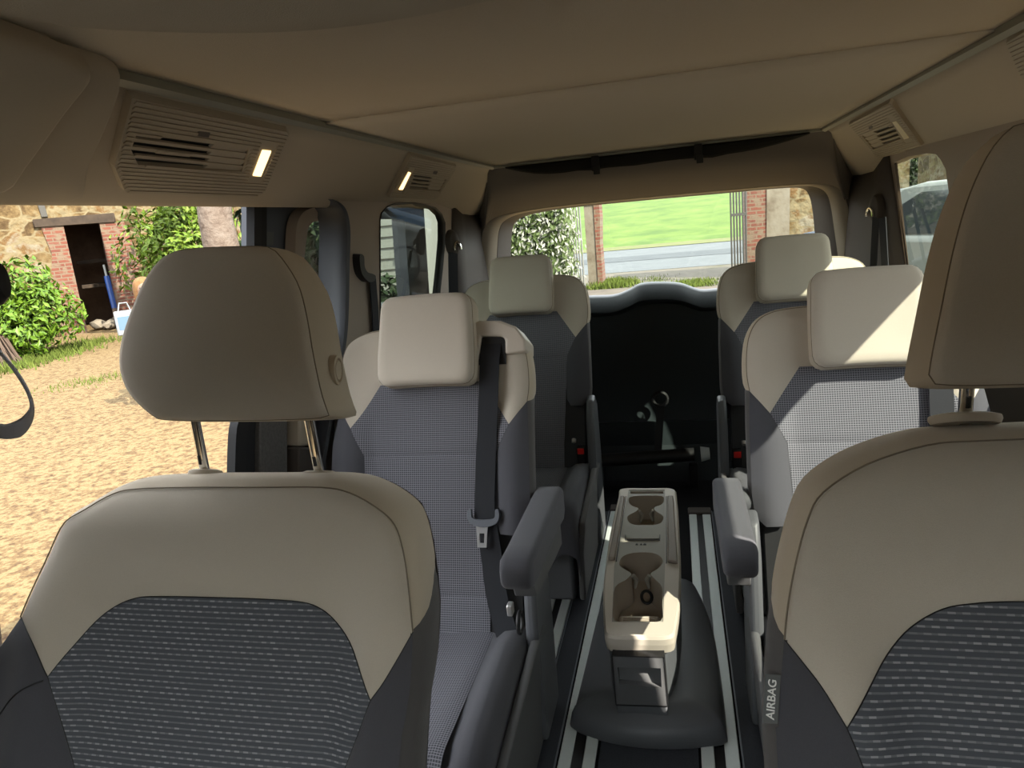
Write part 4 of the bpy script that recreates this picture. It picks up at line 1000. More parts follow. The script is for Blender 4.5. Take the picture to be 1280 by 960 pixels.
# white boarded shed and dark planting beyond the left rear window
w0, w1 = aty(462, 300, 8.0), aty(519, 300, 8.0)
t = thing('boarded_shed', 'pale boarded shed seen through the rear left side window', 'shed', ((w0[0] + w1[0]) / 2, 8.0, ZG))
sl = lambda x: (x - w0[0])
MB().box((w0[0] - .6, 8.0, ZG), (w1[0], 9.5, 2.6)).build('wall', M['whiteboard'], t, smooth=False)
for k in range(22):
    z = ZG + .12 + k * .128
    MB().box((w0[0] - .61, 7.985, z), (w1[0] + .01, 8.0, z + .012)).build('board_joint', M['gateiron'], t, smooth=False)
MB().prism([(w0[0] - .9, 2.55), (w1[0] + .25, 2.55), ((w0[0] + w1[0]) / 2, 3.3)], lambda a, b, h: (a, h, b), 7.9, 9.6).build('roof', M['wood'], t, smooth=False)
pk = aty(505, 317, 7.97); MB().box((pk[0] - .06, 7.92, pk[2] - .03), (pk[0] + .06, 8.0, pk[2] + .03)).build('brick', M['brick'], t, bevel=.005)
pd = aty(490, 352, 6.6); bush('dark_bush', 'dark shrub in front of the pale boarded shed', (pd[0] - .2, pd[1], pd[2] - .3), (.55, .4, .55), 2200, .07, M['leafD'])
pd = aty(536, 300, 10); t = thing('tree_trunk', 'mossy trunk seen through the rear left side window', 'tree', (pd[0], 10, ZG))
MB().tube([V3(pd[0] + .02 * math.sin(i * 2), 10, ZG - .1 + i * .5) for i in range(9)], [.17 + .02 * math.cos(i * 1.7) for i in range(9)], 14).build('trunk', M['bark'], t)
MB().tube([V3(pd[0], 10, 3.2), V3(pd[0] + .5, 10.2, 4.3)], [.1, .05], 8).build('branch', M['bark'], t)
pd = aty(500, 250, 13); bush('dark_tree', 'dark tree standing behind the pale boarded shed', (pd[0] - .5, 10.9, 1.2), (1.4, .8, 2.4), 4000, .13, M['leafD'], cat='tree')

# ---- a child in the yard, mostly hidden by the front headrest
def skinmesh(name, chain, m, parent, sub=2, root=0):
    """chain: list of (xyz, radius, parent index)"""
    me = bpy.data.meshes.new(name); o = bpy.data.objects.new(name, me); COL.objects.link(o); o.parent = parent
    off = root_loc(parent)
    me.from_pydata([tuple(Vector([float(c) for c in p]) - off) for p, r_, q in chain], [(i, q) for i, (p, r_, q) in enumerate(chain) if q is not None], [])
    md = o.modifiers.new('skin', 'SKIN'); md.use_smooth_shade = True
    for i, (p, r_, q) in enumerate(chain):
        sv = me.skin_vertices[0].data[i]; sv.radius = (r_, r_); sv.use_root = (i == root)
    sb = o.modifiers.new('sub', 'SUBSURF'); sb.levels = sb.render_levels = sub
    me.materials.append(m); return o
fp = atz(210, 509, ZG)
H_ = 1.25
t = thing('person', 'child in a light blue dress half hidden behind the front passenger headrest', 'person', fp)
e1 = V3(.72, .69, 0); e2 = V3(-.69, .72, 0)      # sideways / away from the van
Q = lambda a, b, z: fp + e1 * a + e2 * b + V3(0, 0, z * H_)
ch = [(Q(0, 0, .50), .085, None), (Q(0, 0, .62), .078, 0), (Q(0, 0, .74), .085, 1), (Q(0, 0, .815), .035, 2), (Q(0, -.01, .86), .055, 3), (Q(0, -.01, .925), .078, 4), (Q(0, 0, .975), .052, 5)]
for s_ in (-1, 1):
    b = len(ch); ch += [(Q(s_ * .055, 0, .46), .062, 0), (Q(s_ * .06, -.01, .27), .045, b), (Q(s_ * .06, .01, .06), .03, b + 1), (Q(s_ * .065, -.06, .022), .024, b + 2), (Q(s_ * .07, -.10, .014), .016, b + 3)]
    b = len(ch); ch += [(Q(s_ * .115, 0, .77), .04, 2), (Q(s_ * .17, .0, .62), .03, b), (Q(s_ * .185, -.08, .50), .022, b + 1), (Q(s_ * .185, -.11, .475), .021, b + 2)]
    hb = len(ch) - 1
    for fi, (da, ln) in enumerate(((-.015, .045), (-.005, .05), (.005, .047), (.014, .036))):
        k = len(ch); ch += [(Q(s_ * .185 + da, -.125, .455), .0075, hb), (Q(s_ * .185 + da, -.125, .455 - ln / H_), .006, k)]
    k = len(ch); ch += [(Q(s_ * .165, -.135, .467), .008, hb), (Q(s_ * .158, -.145, .44), .0065, k)]
skinmesh('body', ch, M['skin'], t)
dr_ = [[Q(rx * math.cos(w), ry * math.sin(w), z) for w in np.linspace(0, 2 * PI, 28, endpoint=False)] for z, rx, ry in ((.36, .19, .15), (.42, .17, .13), (.50, .135, .11), (.60, .10, .092), (.70, .115, .095), (.77, .125, .09), (.80, .085, .06))]
MB().rings(dr_, False, False).build('dress', M['dress'], t, solid=.006, offs=0)
hr = [[Q(rx * math.cos(w), .015 + ry * math.sin(w), z) for w in np.linspace(0, 2 * PI, 24, endpoint=False)] for z, rx, ry in ((.74, .075, .035), (.80, .085, .05), (.87, .092, .085), (.93, .094, .096), (.97, .082, .085), (.998, .05, .05), (1.006, .01, .01))]
hr = [[p + e2 * (.025 if i < 3 else .012) for p in r_] for i, r_ in enumerate(hr)]
MB().rings(hr, True, True).build('hair', M['hair'], t, sub=1)
for s_ in (-1, 1):
    ec = Q(s_ * .03, -.083, .925); MB().pillow([(.011 * math.cos(w), .008 * math.sin(w)) for w in np.linspace(0, 2 * PI, 12, endpoint=False)], [(0, .006), (.8, .004), (1, 0), (0, -.004)], lambda a, b, h: ec + e1 * a + V3(0, 0, b) - e2 * h).build('eye', M['black'], t)
    MB().tube([Q(s_ * .065, -.13, .012), Q(s_ * .062, .03, .014)], [.028, .03], 10).build('shoe', M['bagw'], t)
MB().tube([Q(0, -.085, .925), Q(0, -.103, .895)], [.007, .012], 8).build('nose', M['skin'], t)
bq = atz(147, 393, 0); bagp = Q(-.20, -.14, .70)
t = thing('shopping_bag', 'small white and blue bag held by the child by the doorway', 'bag', bagp)
bfn = lambda a, b, h: bagp + e1 * a + V3(0, 0, b) + e2 * h
MB().box((-.09, -.12, -.03), (.09, .10, .03), bfn).build('bag_body', M['bagw'], t, bevel=.012)
MB().box((-.07, -.07, -.033), (.07, .05, -.029), bfn).build('bag_print', M['dress'], t, smooth=False)
MB().tube([bfn(-.05, .10, 0), bfn(-.03, .17, 0), bfn(.03, .17, 0), bfn(.05, .10, 0)], .006, 6).build('bag_handle', M['bagw'], t)

lin = _lin
# =================================================================== SEATS
def fit(P, pts, hf):
    """seam points of the photo laid on the padded surface of plane P"""
    out = []
    for u, v in pts:
        h = 0.
        for _ in range(8):
            a, b = P.st(u, v, h); h = hf(a, b)
        out.append((a, b))
    return out
def boxing_fn(P, outline, hf, D, bulge, taper=.0, dv=None):
    O = np.array(outline); Ls = np.concatenate([[0], np.cumsum(np.hypot(*np.diff(O, axis=0).T))])
    T = np.gradient(O, axis=0); T /= np.hypot(*T.T)[:, None] + 1e-12; Nn = np.stack([-T[:, 1], T[:, 0]], 1)
    c = O.mean(0)
    if ((O - c) * Nn).sum() < 0: Nn = -Nn
    DV = -P.N if dv is None else np.array(dv, float) / np.linalg.norm(dv)
    k = np.ones(5) / 5; Np = np.stack([np.convolve(np.pad(Nn[:, i], 2, 'edge'), k, 'valid') for i in (0, 1)], 1)
    def fn(a, d, dh):
        s_ = np.interp(a, Ls, O[:, 0]); t_ = np.interp(a, Ls, O[:, 1]); nx = np.interp(a, Ls, Np[:, 0]); ny = np.interp(a, Ls, Np[:, 1])
        q = d / D; off = bulge * math.sin(PI * min(1, q) ** .7) + dh - taper * q
        return P.p(s_ + nx * off, t_ + ny * off, hf(s_, t_) - .003) + DV * d
    return fn, Ls
def at_len(outline, Ls, idx): return Ls[idx]

def front_headrest(t, P, front_px, c, cy, h0, thick, mirror=None, button=None, sgn=1):
    pts = [P.st(u, v, h0) for u, v in front_px]
    if mirror is not None:
        pts = pts + [(2 * mirror - a, b) for a, b in reversed(pts)]
    ol = resample(curve(pts, 4, True), 72)
    fn = lambda a, b, h: P.p(a, b, h0 + h)
    prof = [(.15, .012), (.3, .011), (.6, .008), (.8, .004), (.93, 0), (.98, -.004), (1.0, -.012), (1.02, -.03), (1.035, -.055), (1.03, -thick * .75), (.98, -thick * .92), (.9, -thick), (.5, -thick - .004), (0, -thick - .006)]
    o = MB().pillow(ol, prof[:7], fn); hr = MB()
    C = np.mean(np.array(ol), 0)
    rg = [[fn(*(C + (np.array(p) - C) * k), h) for p in ol] for k, h in prof]
    uv = [tuple(p) for k, h in prof for p in ol]
    nf = 7
    front = MB().rings(rg[:nf], True, False).build('headrest', M['cream'], t, angle=3)
    MB().rings([[p for p in rg[nf - 1]]] + rg[nf:], False, True).build('headrest_side', M['creamside'], front, angle=3)
    MB().tube(rg[nf - 1] + rg[nf - 1][:1], .0010, 6, False).build('seam_piping', M['seam'], front)
    return front, C, ol
def post(t, top, bot, r=.0072):
    top, bot = np.array(top), np.array(bot)
    o = MB().tube([bot - (top - bot) * .25, bot, top, top + (top - bot) * .3], r, 16).build('headrest_post', M['chrome'], t)
    dz = (top - bot) / np.linalg.norm(top - bot)
    MB().tube([bot + dz * .012 + V3(0, -r * .75, 0), bot + dz * .026 + V3(0, -r * .75, 0)], r * .45, 8).build('post_notch', M['black'], o)
    return o
def grommet(t, p, up, r=.027):
    p = np.array(p) - V3(0, 0, .002)
    up = np.array(up) / np.linalg.norm(up); a = V3(1, 0, 0); b = np.cross(up, a)
    prof = [(r * .35, .001), (r * .42, .0045), (r * .8, .005), (r, .003), (r * 1.02, -.001), (r * .95, -.006)]
    MB().rings([[p + a * q * math.cos(w) + b * q * .62 * math.sin(w) + up * h for w in np.linspace(0, 2 * PI, 28, endpoint=False)] for q, h in prof]).build('post_grommet', M['trimbeige'], t)

def front_seat(label, P, c, px, mirror):
    """px: traced seam curves; mirror: the right half is the mirrored left half"""
    hf = lambda s, t: .034 * sstep(abs(s - c), .17, .25) * sstep(-t, .06, .24) + .006 * math.cos((s - c) * 6) - .022 * sstep(t, px['roll'][0], px['roll'][1]) ** 2 - .012 * sstep(abs(s - c), .25, .31)
    F = lambda pts: fit(P, pts, hf)
    if mirror:
        tip = F(px['tip'])[0]; corner = F(px['corner'])[0]
        topL = [corner] + F(px['seam']); cenL = [tip] + F(px['centre']); bolL = [corner] + F(px['bol']) + [tip]
        mir = lambda L_: [(2 * c - a, b) for a, b in L_]
        mid = lambda L_: [((L_[-1][0] * 2 + c) / 3, L_[-1][1] + .001), (c, L_[-1][1] + .0015), ((4 * c - L_[-1][0] * 2 + c) / 3, L_[-1][1] + .001)]
        seam = curve(topL + mid(topL) + list(reversed(mir(topL))), 4); cen = curve(cenL + mid(cenL) + list(reversed(mir(cenL))), 4)
        bl = curve(bolL, 4); br = mir(bl)
        cl_low = F(px['cen_low']); cr_low = mir(cl_low); ol_low = F(px['out_low']); or_low = mir(ol_low)
    else:
        seam = curve(F(px['seam']), 4); cen = curve(F(px['centre']), 4)
        bl = curve([seam[0]] + F(px['bolL']) + [cen[0]], 4); br = curve([seam[-1]] + F(px['bolR']) + [cen[-1]], 4)
        cl_low, cr_low, ol_low, or_low = F(px['cl_low']), F(px['cr_low']), F(px['ol_low']), F(px['or_low'])
    TB = -.62
    cl = [cen[0]] + cl_low + [(cl_low[-1][0] + .01, TB)]; cr = [cen[-1]] + cr_low + [(cr_low[-1][0] - .01, TB)]
    ol = curve([seam[0]] + ol_low + [(ol_low[-1][0] + .005, TB)], 3); orr = curve([seam[-1]] + or_low + [(or_low[-1][0] - .005, TB)], 3)
    base = V3(c, P.o[1] - .25, 0)
    t = thing('front_seat', label, 'seat', base)
    fn = lambda a, b, dh: P.p(a, b, hf(a, b) + dh)
    bk = panel(cen + cr[1:] + list(reversed(cl))[:-1], fn, .014, .004, .006).build('backrest_centre', M['weave_front'], t, angle=3)
    bk['label'] = 'dark backrest centre with rows of light dashes'
    yk = seam + br[1:] + list(reversed(cen))[1:] + list(reversed(bl))[1:-1]
    o = panel(yk, fn, .013, .005, .006).build('backrest_yoke', M['cream'], t, angle=3); o['label'] = 'cream upper backrest'
    panel(bl + cl[1:] + list(reversed(ol))[:-1], fn, .013, .004, .006).build('side_bolster', M['grey'], t, angle=3)
    panel(br + cr[1:] + list(reversed(orr))[:-1], fn, .013, .004, .006).build('side_bolster', M['grey'], t, angle=3)
    outline = list(reversed(ol)) + seam[1:] + orr[1:]
    D = .115
    bf, Ls = boxing_fn(P, outline, hf, D, .012, .004, (0, .98, -.16))
    i0 = len(ol) - 1; i1 = i0 + len(seam) - 1
    dt = .045
    crm = [(Ls[i0], 0)] + [(Ls[i], 0) for i in range(i0 + 1, i1)] + [(Ls[i1], 0), (Ls[i1] - dt * .3, D * .35), (Ls[i1] - dt, D * .85), (Ls[i1] - dt, D), (Ls[i0] + dt, D), (Ls[i0] + dt, D * .85), (Ls[i0] + dt * .3, D * .35)]
    o = panel(crm, bf, .012, .003, .004, stepb=.014).build('backrest_side', M['creamside'], t, angle=3); o['label'] = 'cream side of the backrest'
    for lo, hi, cut in ((0, Ls[i0], 1), (Ls[-1], Ls[i1], -1)):
        pl = [(lo, 0), (hi, 0), (hi + cut * dt * .3, D * .35), (hi + cut * dt, D * .85), (hi + cut * dt, D), (lo, D)]
        panel(pl, bf, .014, .003, .004, stepb=.014).build('backrest_side', M['greyside'], t, angle=3)
    OB = [bf(a, D, 0) for a in np.linspace(0, Ls[-1], 60)]
    cb = np.mean(np.array(OB), 0) - P.N * .025
    ring2 = [p * .82 + cb * .18 - P.N * .012 for p in OB]
    mb = MB(); n = 60; mb.add(OB + ring2 + [cb], [(i, (i + 1) % n, n + (i + 1) % n, n + i) for i in range(n)] + [(n + i, n + (i + 1) % n, 2 * n) for i in range(n)])
    mb.build('backrest_shell', M['greyside'], t)
    MB().tube([P.p(a, b, hf(a, b) - .0028) for a, b in seam], .0010, 6).build('seam_piping', M['seam'], t)
    MB().tube([P.p(a, b, hf(a, b) - .004) for a, b in cl[::-1] + cen[1:] + cr[1:]], .0007, 6).build('seam_piping', M['black'], t)
    for q in (bl, br): MB().tube([P.p(a, b, hf(a, b) - .004) for a, b in q], .0007, 6).build('seam_piping', M['black'], t)
    # cushion and base, below the frame
    yb = P.p(c, TB)[1]; zb = P.p(c, TB)[2]
    rows = []
    for k, y in enumerate(np.linspace(yb - .50, yb + .10, 9)):
        r_ = .06 * (1 - sstep(k, 0, 2))
        rows.append([V3(c + x, y, z - (r_ if z > .3 * zb else 0)) for x, z in ((-.26, zb * .45), (-.275, zb * .8), (-.25, zb * 1.10), (-.2, zb * 1.08), (-.16, zb), (0, zb * .99), (.16, zb), (.2, zb * 1.08), (.25, zb * 1.10), (.275, zb * .8), (.26, zb * .45))])
    loft(rows).build('seat_cushion', M['grey'], t, solid=.02)
    MB().box((c - .22, yb - .42, .0), (c + .22, yb + .14, zb * .5)).build('seat_base', M['slate'], t, bevel=.02)
    return t, hf, seam

# ---- left front seat (front passenger)
PFL = recline(.80, .90, 26)
pxL = dict(roll=(-.09, .0),
    seam=[(23, 772), (45, 722), (73, 661), (104, 637), (140, 617), (170, 611), (233, 609), (320, 609), (400, 609), (436, 616), (470, 635), (492, 656), (503, 690), (510, 740), (515, 790)],
    centre=[(56, 847), (83, 814), (117, 777), (142, 758), (167, 748), (196, 746), (258, 747), (320, 749), (375, 753), (400, 762), (420, 780), (440, 815), (461, 877)],
    bolL=[(38, 806)], bolR=[(495, 825), (477, 855)], cl_low=[(72, 900), (90, 960)], cr_low=[(446, 918), (430, 960)],
    ol_low=[(0, 806), (-30, 870)], or_low=[(512, 850), (505, 900), (497, 960)])
seatL, hfL, seamL = front_seat('front passenger seat with cream and dark grey fabric, open yard behind it', PFL, -.61, pxL, False)
for q in ([(-20, 915), (0, 893), (12, 876), (25, 864), (40, 856), (54, 851)],):
    MB().tube([PFL.p(a, b, hfL(a, b) + .0005) for a, b in curve(fit(PFL, q, hfL), 4)], .0011, 6).build('seam_piping', M['black'], seatL)
# headrest of the left front seat
PHL = recline(.80, .90, 14)
hrpx = [(144, 452), (148, 420), (162, 380), (178, 345), (196, 322), (214, 312), (245, 308), (301, 306), (324, 306.5), (336, 310), (352, 329), (368, 357), (378, 396), (386, 444), (396, 491), (403, 514), (400, 522), (340, 525), (277, 526), (198, 525), (178, 515), (158, 495), (148, 475)]
fr_, C_, ol_ = front_headrest(seatL, PHL, hrpx, None, None, .0, .11)
# the release button on the inner side of the headrest
bp0 = aty(413.5, 463, PHL.p(*PHL.st(413, 463, -.055), -.055)[1])
bfn = lambda a, b, h: bp0 + V3(1, 0, 0) * h + PHL.V * b + PHL.N * a + V3(.006, 0, 0)
MB().pillow([(.014 * math.cos(w), .022 * math.sin(w)) for w in np.linspace(0, 2 * PI, 24, endpoint=False)], [(0, .0065), (.62, .0065), (.7, .003), (.78, .007), (.95, .006), (1, 0), (1, -.012), (0, -.012)], bfn).build('release_button', M['creamside'], fr_)
for (ub, vb), (ut, vt) in (((256, 588), (243, 522)), ((399, 590), (386, 522))):
    b_ = aty(ub, vb, .875); tp_ = PHL.p(*PHL.st(ut, vt, -.055), -.055)
    post(seatL, tp_, b_); grommet(seatL, b_ + V3(0, 0, -.002), PFL.V)

# ---- right front seat (driver)
PFR = recline(.75, .90, 26)
CR = .392
pxR = dict(roll=(-.03, .06), tip=[(1060, 912)], corner=[(981, 800)],
    seam=[(985, 760), (995, 705), (1010, 650), (1030, 615), (1085, 580), (1160, 556), (1220, 551), (1270, 549)],
    centre=[(1085, 868), (1110, 820), (1140, 785), (1180, 762), (1220, 755), (1255, 753)],
    bol=[(1005, 830), (1028, 860)], cen_low=[(1068, 930), (1080, 960)], out_low=[(977, 850), (974, 910), (973, 960)])
seatR, hfR, seamR = front_seat('driver seat cropped by the right edge, cream and dark grey with an airbag tag', PFR, CR, pxR, True)
PHR = recline(.76, .95, 14)
hrR = [(1168, 470), (1172, 440), (1183, 380), (1197, 310), (1215, 245), (1240, 190), (1262, 160), (1285, 148), (1320, 142)]
hrR = [(1245, 481), (1180, 480), (1167, 474), (1170, 445), (1182, 385), (1197, 312), (1216, 245), (1240, 192), (1263, 162), (1290, 148)]
frR, CRh, olR = front_headrest(seatR, PHR, hrR, None, None, .0, .11, mirror=CR - .006)
for ub, vb, ut, vt in ((1206, 519, 1209, 482),):
    b_ = aty(ub, vb, .835); tp_ = PHR.p(*PHR.st(ut, vt, -.055), -.055)
    for k in (0, 1):
        if k: b_ = V3(2 * CR - b_[0], b_[1], b_[2]); tp_ = V3(2 * CR - tp_[0], tp_[1], tp_[2])
        post(seatR, tp_, b_); grommet(seatR, b_ + V3(0, 0, -.002), PFR.V, .036)
# AIRBAG tag sewn into the side seam of the driver seat
tg0 = [(957, 843), (976, 844), (972, 905), (953, 904)]
hT = .02
tq = [PFR.p(*PFR.st(u, v, hT), hT) for u, v in tg0]
tu = (tq[1] - tq[0]); tv = (tq[0] - tq[3]); tn = np.cross(tu, tv); tn /= np.linalg.norm(tn)
tgo = MB().add(tq + [p - tn * .002 for p in tq], [(0, 1, 2, 3), (7, 6, 5, 4), (0, 4, 5, 1), (1, 5, 6, 2), (2, 6, 7, 3), (3, 7, 4, 0)]).build('airbag_tag', M['tagcloth'], seatR, smooth=False)
tgo['label'] = 'grey cloth tag reading AIRBAG'
def text_on(body, origin, xdir, ydir, size, m, parent, name, height=.0006):
    cu = bpy.data.curves.new('text', 'FONT'); cu.body = body; cu.size = size; cu.extrude = height; cu.align_x = 'CENTER'; cu.align_y = 'CENTER'; cu.offset = size * .012
    o = bpy.data.objects.new('text', cu); COL.objects.link(o)
    xd = np.array(xdir) / np.linalg.norm(xdir); yd = np.array(ydir) - xd * (np.array(ydir) @ xd); yd /= np.linalg.norm(yd); zd = np.cross(xd, yd)
    dg = bpy.context.evaluated_depsgraph_get(); dg.update(); me = bpy.data.meshes.new_from_object(o.evaluated_get(dg))
    vs = [np.array(origin) + xd * v.co.x + yd * v.co.y + zd * v.co.z for v in me.vertices]; fs = [tuple(p.vertices) for p in me.polygons]
    bpy.data.objects.remove(o); bpy.data.curves.remove(cu); bpy.data.meshes.remove(me)
    return MB().add(vs, fs).build(name, m, parent, smooth=False)
tc = sum(tq) / 4
Lt = np.linalg.norm(tv)
text_on('AIRBAG', tc + tn * .0008, tv, -tu, Lt * .235, M['white'], tgo, 'tag_lettering')

# ---- captain's chairs of the second and third rows
YAW = 0
PX2 = recline(1.60, .85, 20, -.60)
hf2 = lambda s, t: .030 * sstep(abs(s), .14, .21) * sstep(-t, .03, .18) - .016 * sstep(t, .07, .138) ** 2 - .010 * sstep(abs(s), .215, .25)
hh = .05
_l, _r, _t, _b = PX2.st(471, 425, hh)[0], PX2.st(591, 425, hh)[0], PX2.st(535, 368, hh)[1], PX2.st(535, 482, hh)[1]
HRW, HRT, HRB, HRC = (_r - _l) / 2, _t, _b, (_r + _l) / 2
print('captain headrest', HRW, HRT, HRB, HRC)
def captain(label, x0, y0, dz, group, belt=None, arms=(), buckle=0, hrc=0., rec=20, ain=0.):
    P = recline(y0, .85 + dz, rec, x0)
    t = thing('captain_chair', label, 'seat', (x0, y0 - .3, 0), group)
    fn = lambda a, b, dh: P.p(a, b, hf2(a, b) + dh)
    W = .243
    R_ = curve([(W, -.06), (.247, -.02), (.245, .03), (.236, .075), (.215, .108), (.18, .127), (.13, .134), (.06, .136)], 4)
    L_ = [(-a, b) for a, b in R_]
    seam = L_ + list(reversed(R_))
    cen_top = [(-.131, -.008), (.131, -.008)]
    cL = [(-.131, -.008), (-.203, -.115)]; cR = [(.131, -.008), (.203, -.115)]
    lowL = [(-.203, -.115), (-.168, -.184), (-.160, -.34), (-.150, -.515), (-.150, -.66)]; lowR = [(-a, b) for a, b in lowL]
    panel([cL[1], cL[0], cR[0], cR[1], lowR[1], lowL[1]], fn, .012, .003, .005).build('backrest_centre', M['weave_grid'], t, angle=3)
    panel([lowL[1], lowR[1], lowR[2], lowR[3], lowL[3], lowL[2]], fn, .012, .003, .005).build('backrest_centre', M['weave_grid'], t, angle=3)
    panel([lowL[3], lowR[3], lowR[4], lowL[4]], fn, .012, .003, .005).build('backrest_centre', M['weave_grid'], t, angle=3)
    yk = seam + [(.203, -.115), (.131, -.008), (-.131, -.008), (-.203, -.115)]
    o = panel(yk, fn, .012, .003, .005).build('backrest_yoke', M['cream'], t, angle=3); o['label'] = 'cream upper backrest'
    for s_ in (-1, 1):
        pl = [(s_ * W, -.06), (s_ * .203, -.115), (s_ * .168, -.184), (s_ * .163, -.30), (s_ * .165, -.345), (s_ * .18, -.37), (s_ * .225, -.372), (s_ * .247, -.35), (s_ * .252, -.30), (s_ * .25, -.15)]
        panel(pl, fn, .012, .004, .007).build('side_bolster', M['grey'], t, angle=3)
        pl = [(s_ * .163, -.30), (s_ * .165, -.345), (s_ * .18, -.37), (s_ * .235, -.372), (s_ * .235, -.52), (s_ * .150, -.52), (s_ * .160, -.34)]
        MB().prism([(s_ * .148, -.30), (s_ * .228, -.30), (s_ * .228, -.64), (s_ * .148, -.64)], lambda a, b, h: P.p(a, b, h), -.06, -.004).build('backrest_frame', M['black'], t, bevel=.004)
    ext = [(W + .005, -.15), (W + .007, -.30), (W + .002, -.37)]
    outline = [(-a, b) for a, b in reversed(ext)] + seam + ext
    D = .105 if belt is not None else .075
    bf, Ls = boxing_fn(P, outline, hf2, D, .010, .006)
    i0, i1 = len(ext), len(ext) + len(seam) - 1; dt = -.035
    crm = [(Ls[i], 0) for i in range(i0, i1 + 1)] + [(Ls[i1] - dt * .5, D * .5), (Ls[i1] + .04, D), (Ls[i0] - .04, D), (Ls[i0] + dt * .5, D * .5)]
    crm = [(Ls[i], 0) for i in range(i0, i1 + 1)] + [(Ls[i1] - .012, D * .5), (Ls[i1] - .03, D), (Ls[i0] + .03, D), (Ls[i0] + .012, D * .5)]
    o = panel(crm, bf, .012, .003, .004, stepb=.014).build('backrest_side', M['creamside'], t, angle=3); o['label'] = 'cream edge of the upper backrest'
    for lo, hi, cut in ((0, Ls[i0], 1), (Ls[-1], Ls[i1], -1)):
        panel([(lo, 0), (hi, 0), (hi + cut * .012, D * .5), (hi + cut * .03, D), (lo, D)], bf, .012, .003, .004, stepb=.014).build('backrest_side', M['greyside'], t, angle=3)
    OB = [bf(a, D, 0) for a in np.linspace(0, Ls[-1], 50)]; OB = [P.p(-.2, -.52, -D)] + OB + [P.p(.2, -.52, -D)]
    cb = np.mean(np.array(OB), 0) - P.N * .02; n = len(OB)
    MB().add(OB + [cb], [(i, (i + 1) % n, n) for i in range(n)]).build('backrest_shell', M['greyside'], t)
    MB().tube([P.p(a, b, hf2(a, b) - .0025) for a, b in seam], .0010, 6).build('seam_piping', M['seam'], t)
    # headrest
    ol = resample(rrect(-HRW, HRB, HRW, HRT, .030, 6), 64)
    ol = [(a * (1 - .05 * sstep(b, HRB + .06, HRT)), b + .004 * math.cos(a / HRW * 1.4)) for a, b in ol]
    hfn = lambda a, b, h: P.p(a + hrc, b, hh + h)
    C = (0, (HRT + HRB) / 2)
    prof = [(.15, .004), (.5, .004), (.75, .006), (.88, .006), (.95, .002), (.985, -.004), (1.0, -.012), (1.012, -.028), (1.01, -.05), (.99, -.07), (.93, -.082), (.5, -.088), (0, -.09)]
    rg = [[hfn(*(np.array(C) + (np.array(p) - C) * max(k, .02)), h) for p in ol] for k, h in prof]
    hd = MB().rings(rg[:7], True, False).build('headrest', M['cream'], t, angle=3)
    MB().rings(rg[6:], False, True).build('headrest_side', M['creamside'], hd, angle=3)
    MB().tube(rg[6] + rg[6][:1], .0009, 6, False).build('seam_piping', M['seam'], hd)
    for s_ in (-1, 1): MB().tube([P.p(s_ * .06, .10, -.02), P.p(s_ * .06, HRB + .05, .01)], .006, 8).build('headrest_post', M['chrome'], hd)
    # cushion
    yb = y0 - .17; zt = .285 + dz
    xs = [(-.245, .16), (-.25, .33), (-.24, .395), (-.215, .412), (-.19, .405), (-.165, .374), (-.08, .368), (0, .367), (.08, .368), (.165, .374), (.19, .405), (.215, .412), (.24, .395), (.25, .33), (.245, .16)]
    rows = []
    for k, y in enumerate((-.47, -.465, -.44, -.38, -.25, -.12, -.05, .0, .03)):
        dr = (.16, .09, .03, .008, 0, 0, 0, .0, .012)[k]; bl_ = 1 if k < 6 else (.6, .25, .1)[k - 6]
        rows.append([V3(x0 + x, yb + y, dz - .085 + (z if z < .36 or abs(x) < .17 else .372 + (z - .372) * bl_) - (dr if z > .3 else 0)) for x, z in xs])
    loft(rows).build('seat_cushion', M['grey'], t, angle=3)
    zf = lambda x, y: zt - .003 + .0055 + .006 * (abs(x) / .165) ** 2 - .034 * (1 - sstep(y, yb - .47, yb - .40))
    panel([(-.158, yb - .455), (.158, yb - .455), (.158, yb + .02), (-.158, yb + .02)], lambda a, b, dh: V3(x0 + a, b, zf(a, b) + dh), .02, .004, .006).build('cushion_centre', M['weave_grid'], t, angle=3)
    for s_ in (-1, 1):
        sh = [(-.44, .02), (-.455, .16), (-.43, .25), (-.30, .275), (-.10, .30), (-.02, .31), (.04, .28), (.08, .02)]
        mb = MB(); n = len(sh)
        sfn = lambda b, z, h: V3(x0 + s_ * (.236 + .018 * sstep(z, .05, .35) + h), yb + b, z + dz * (1 if z > .1 else 0))
        MB().prism(sh, sfn, 0, .02).build('side_shield', M['greyside'] if buckle else M['slate2'], t, bevel=.008, seg=3)
        pod = [(-.06, .03), (-.075, .3), (-.05, .47), (-.015, .535), (.04, .545), (.09, .50), (.11, .3), (.10, .03)]
        MB().prism(pod, lambda b, z, h: V3(x0 + s_ * (.243 + h), yb + b, z + dz * (1 if z > .1 else 0)), 0, .028).build('hinge_cover', M['slate'], t, bevel=.010, seg=3)
        MB().box((x0 + s_ * .17 - .05, yb - .42, .006), (x0 + s_ * .17 + .05, yb - .30, .19)).build('front_foot', M['slate2'], t, bevel=.012)
    MB().box((x0 - .19, yb - .40, .007), (x0 + .19, yb + .10, .17)).build('seat_base', M['slate'], t, bevel=.015)
    MB().box((x0 - .2, yb - .33, .15), (x0 + .2, yb + .06, .25 + dz)).build('cushion_frame', M['black'], t, bevel=.01)
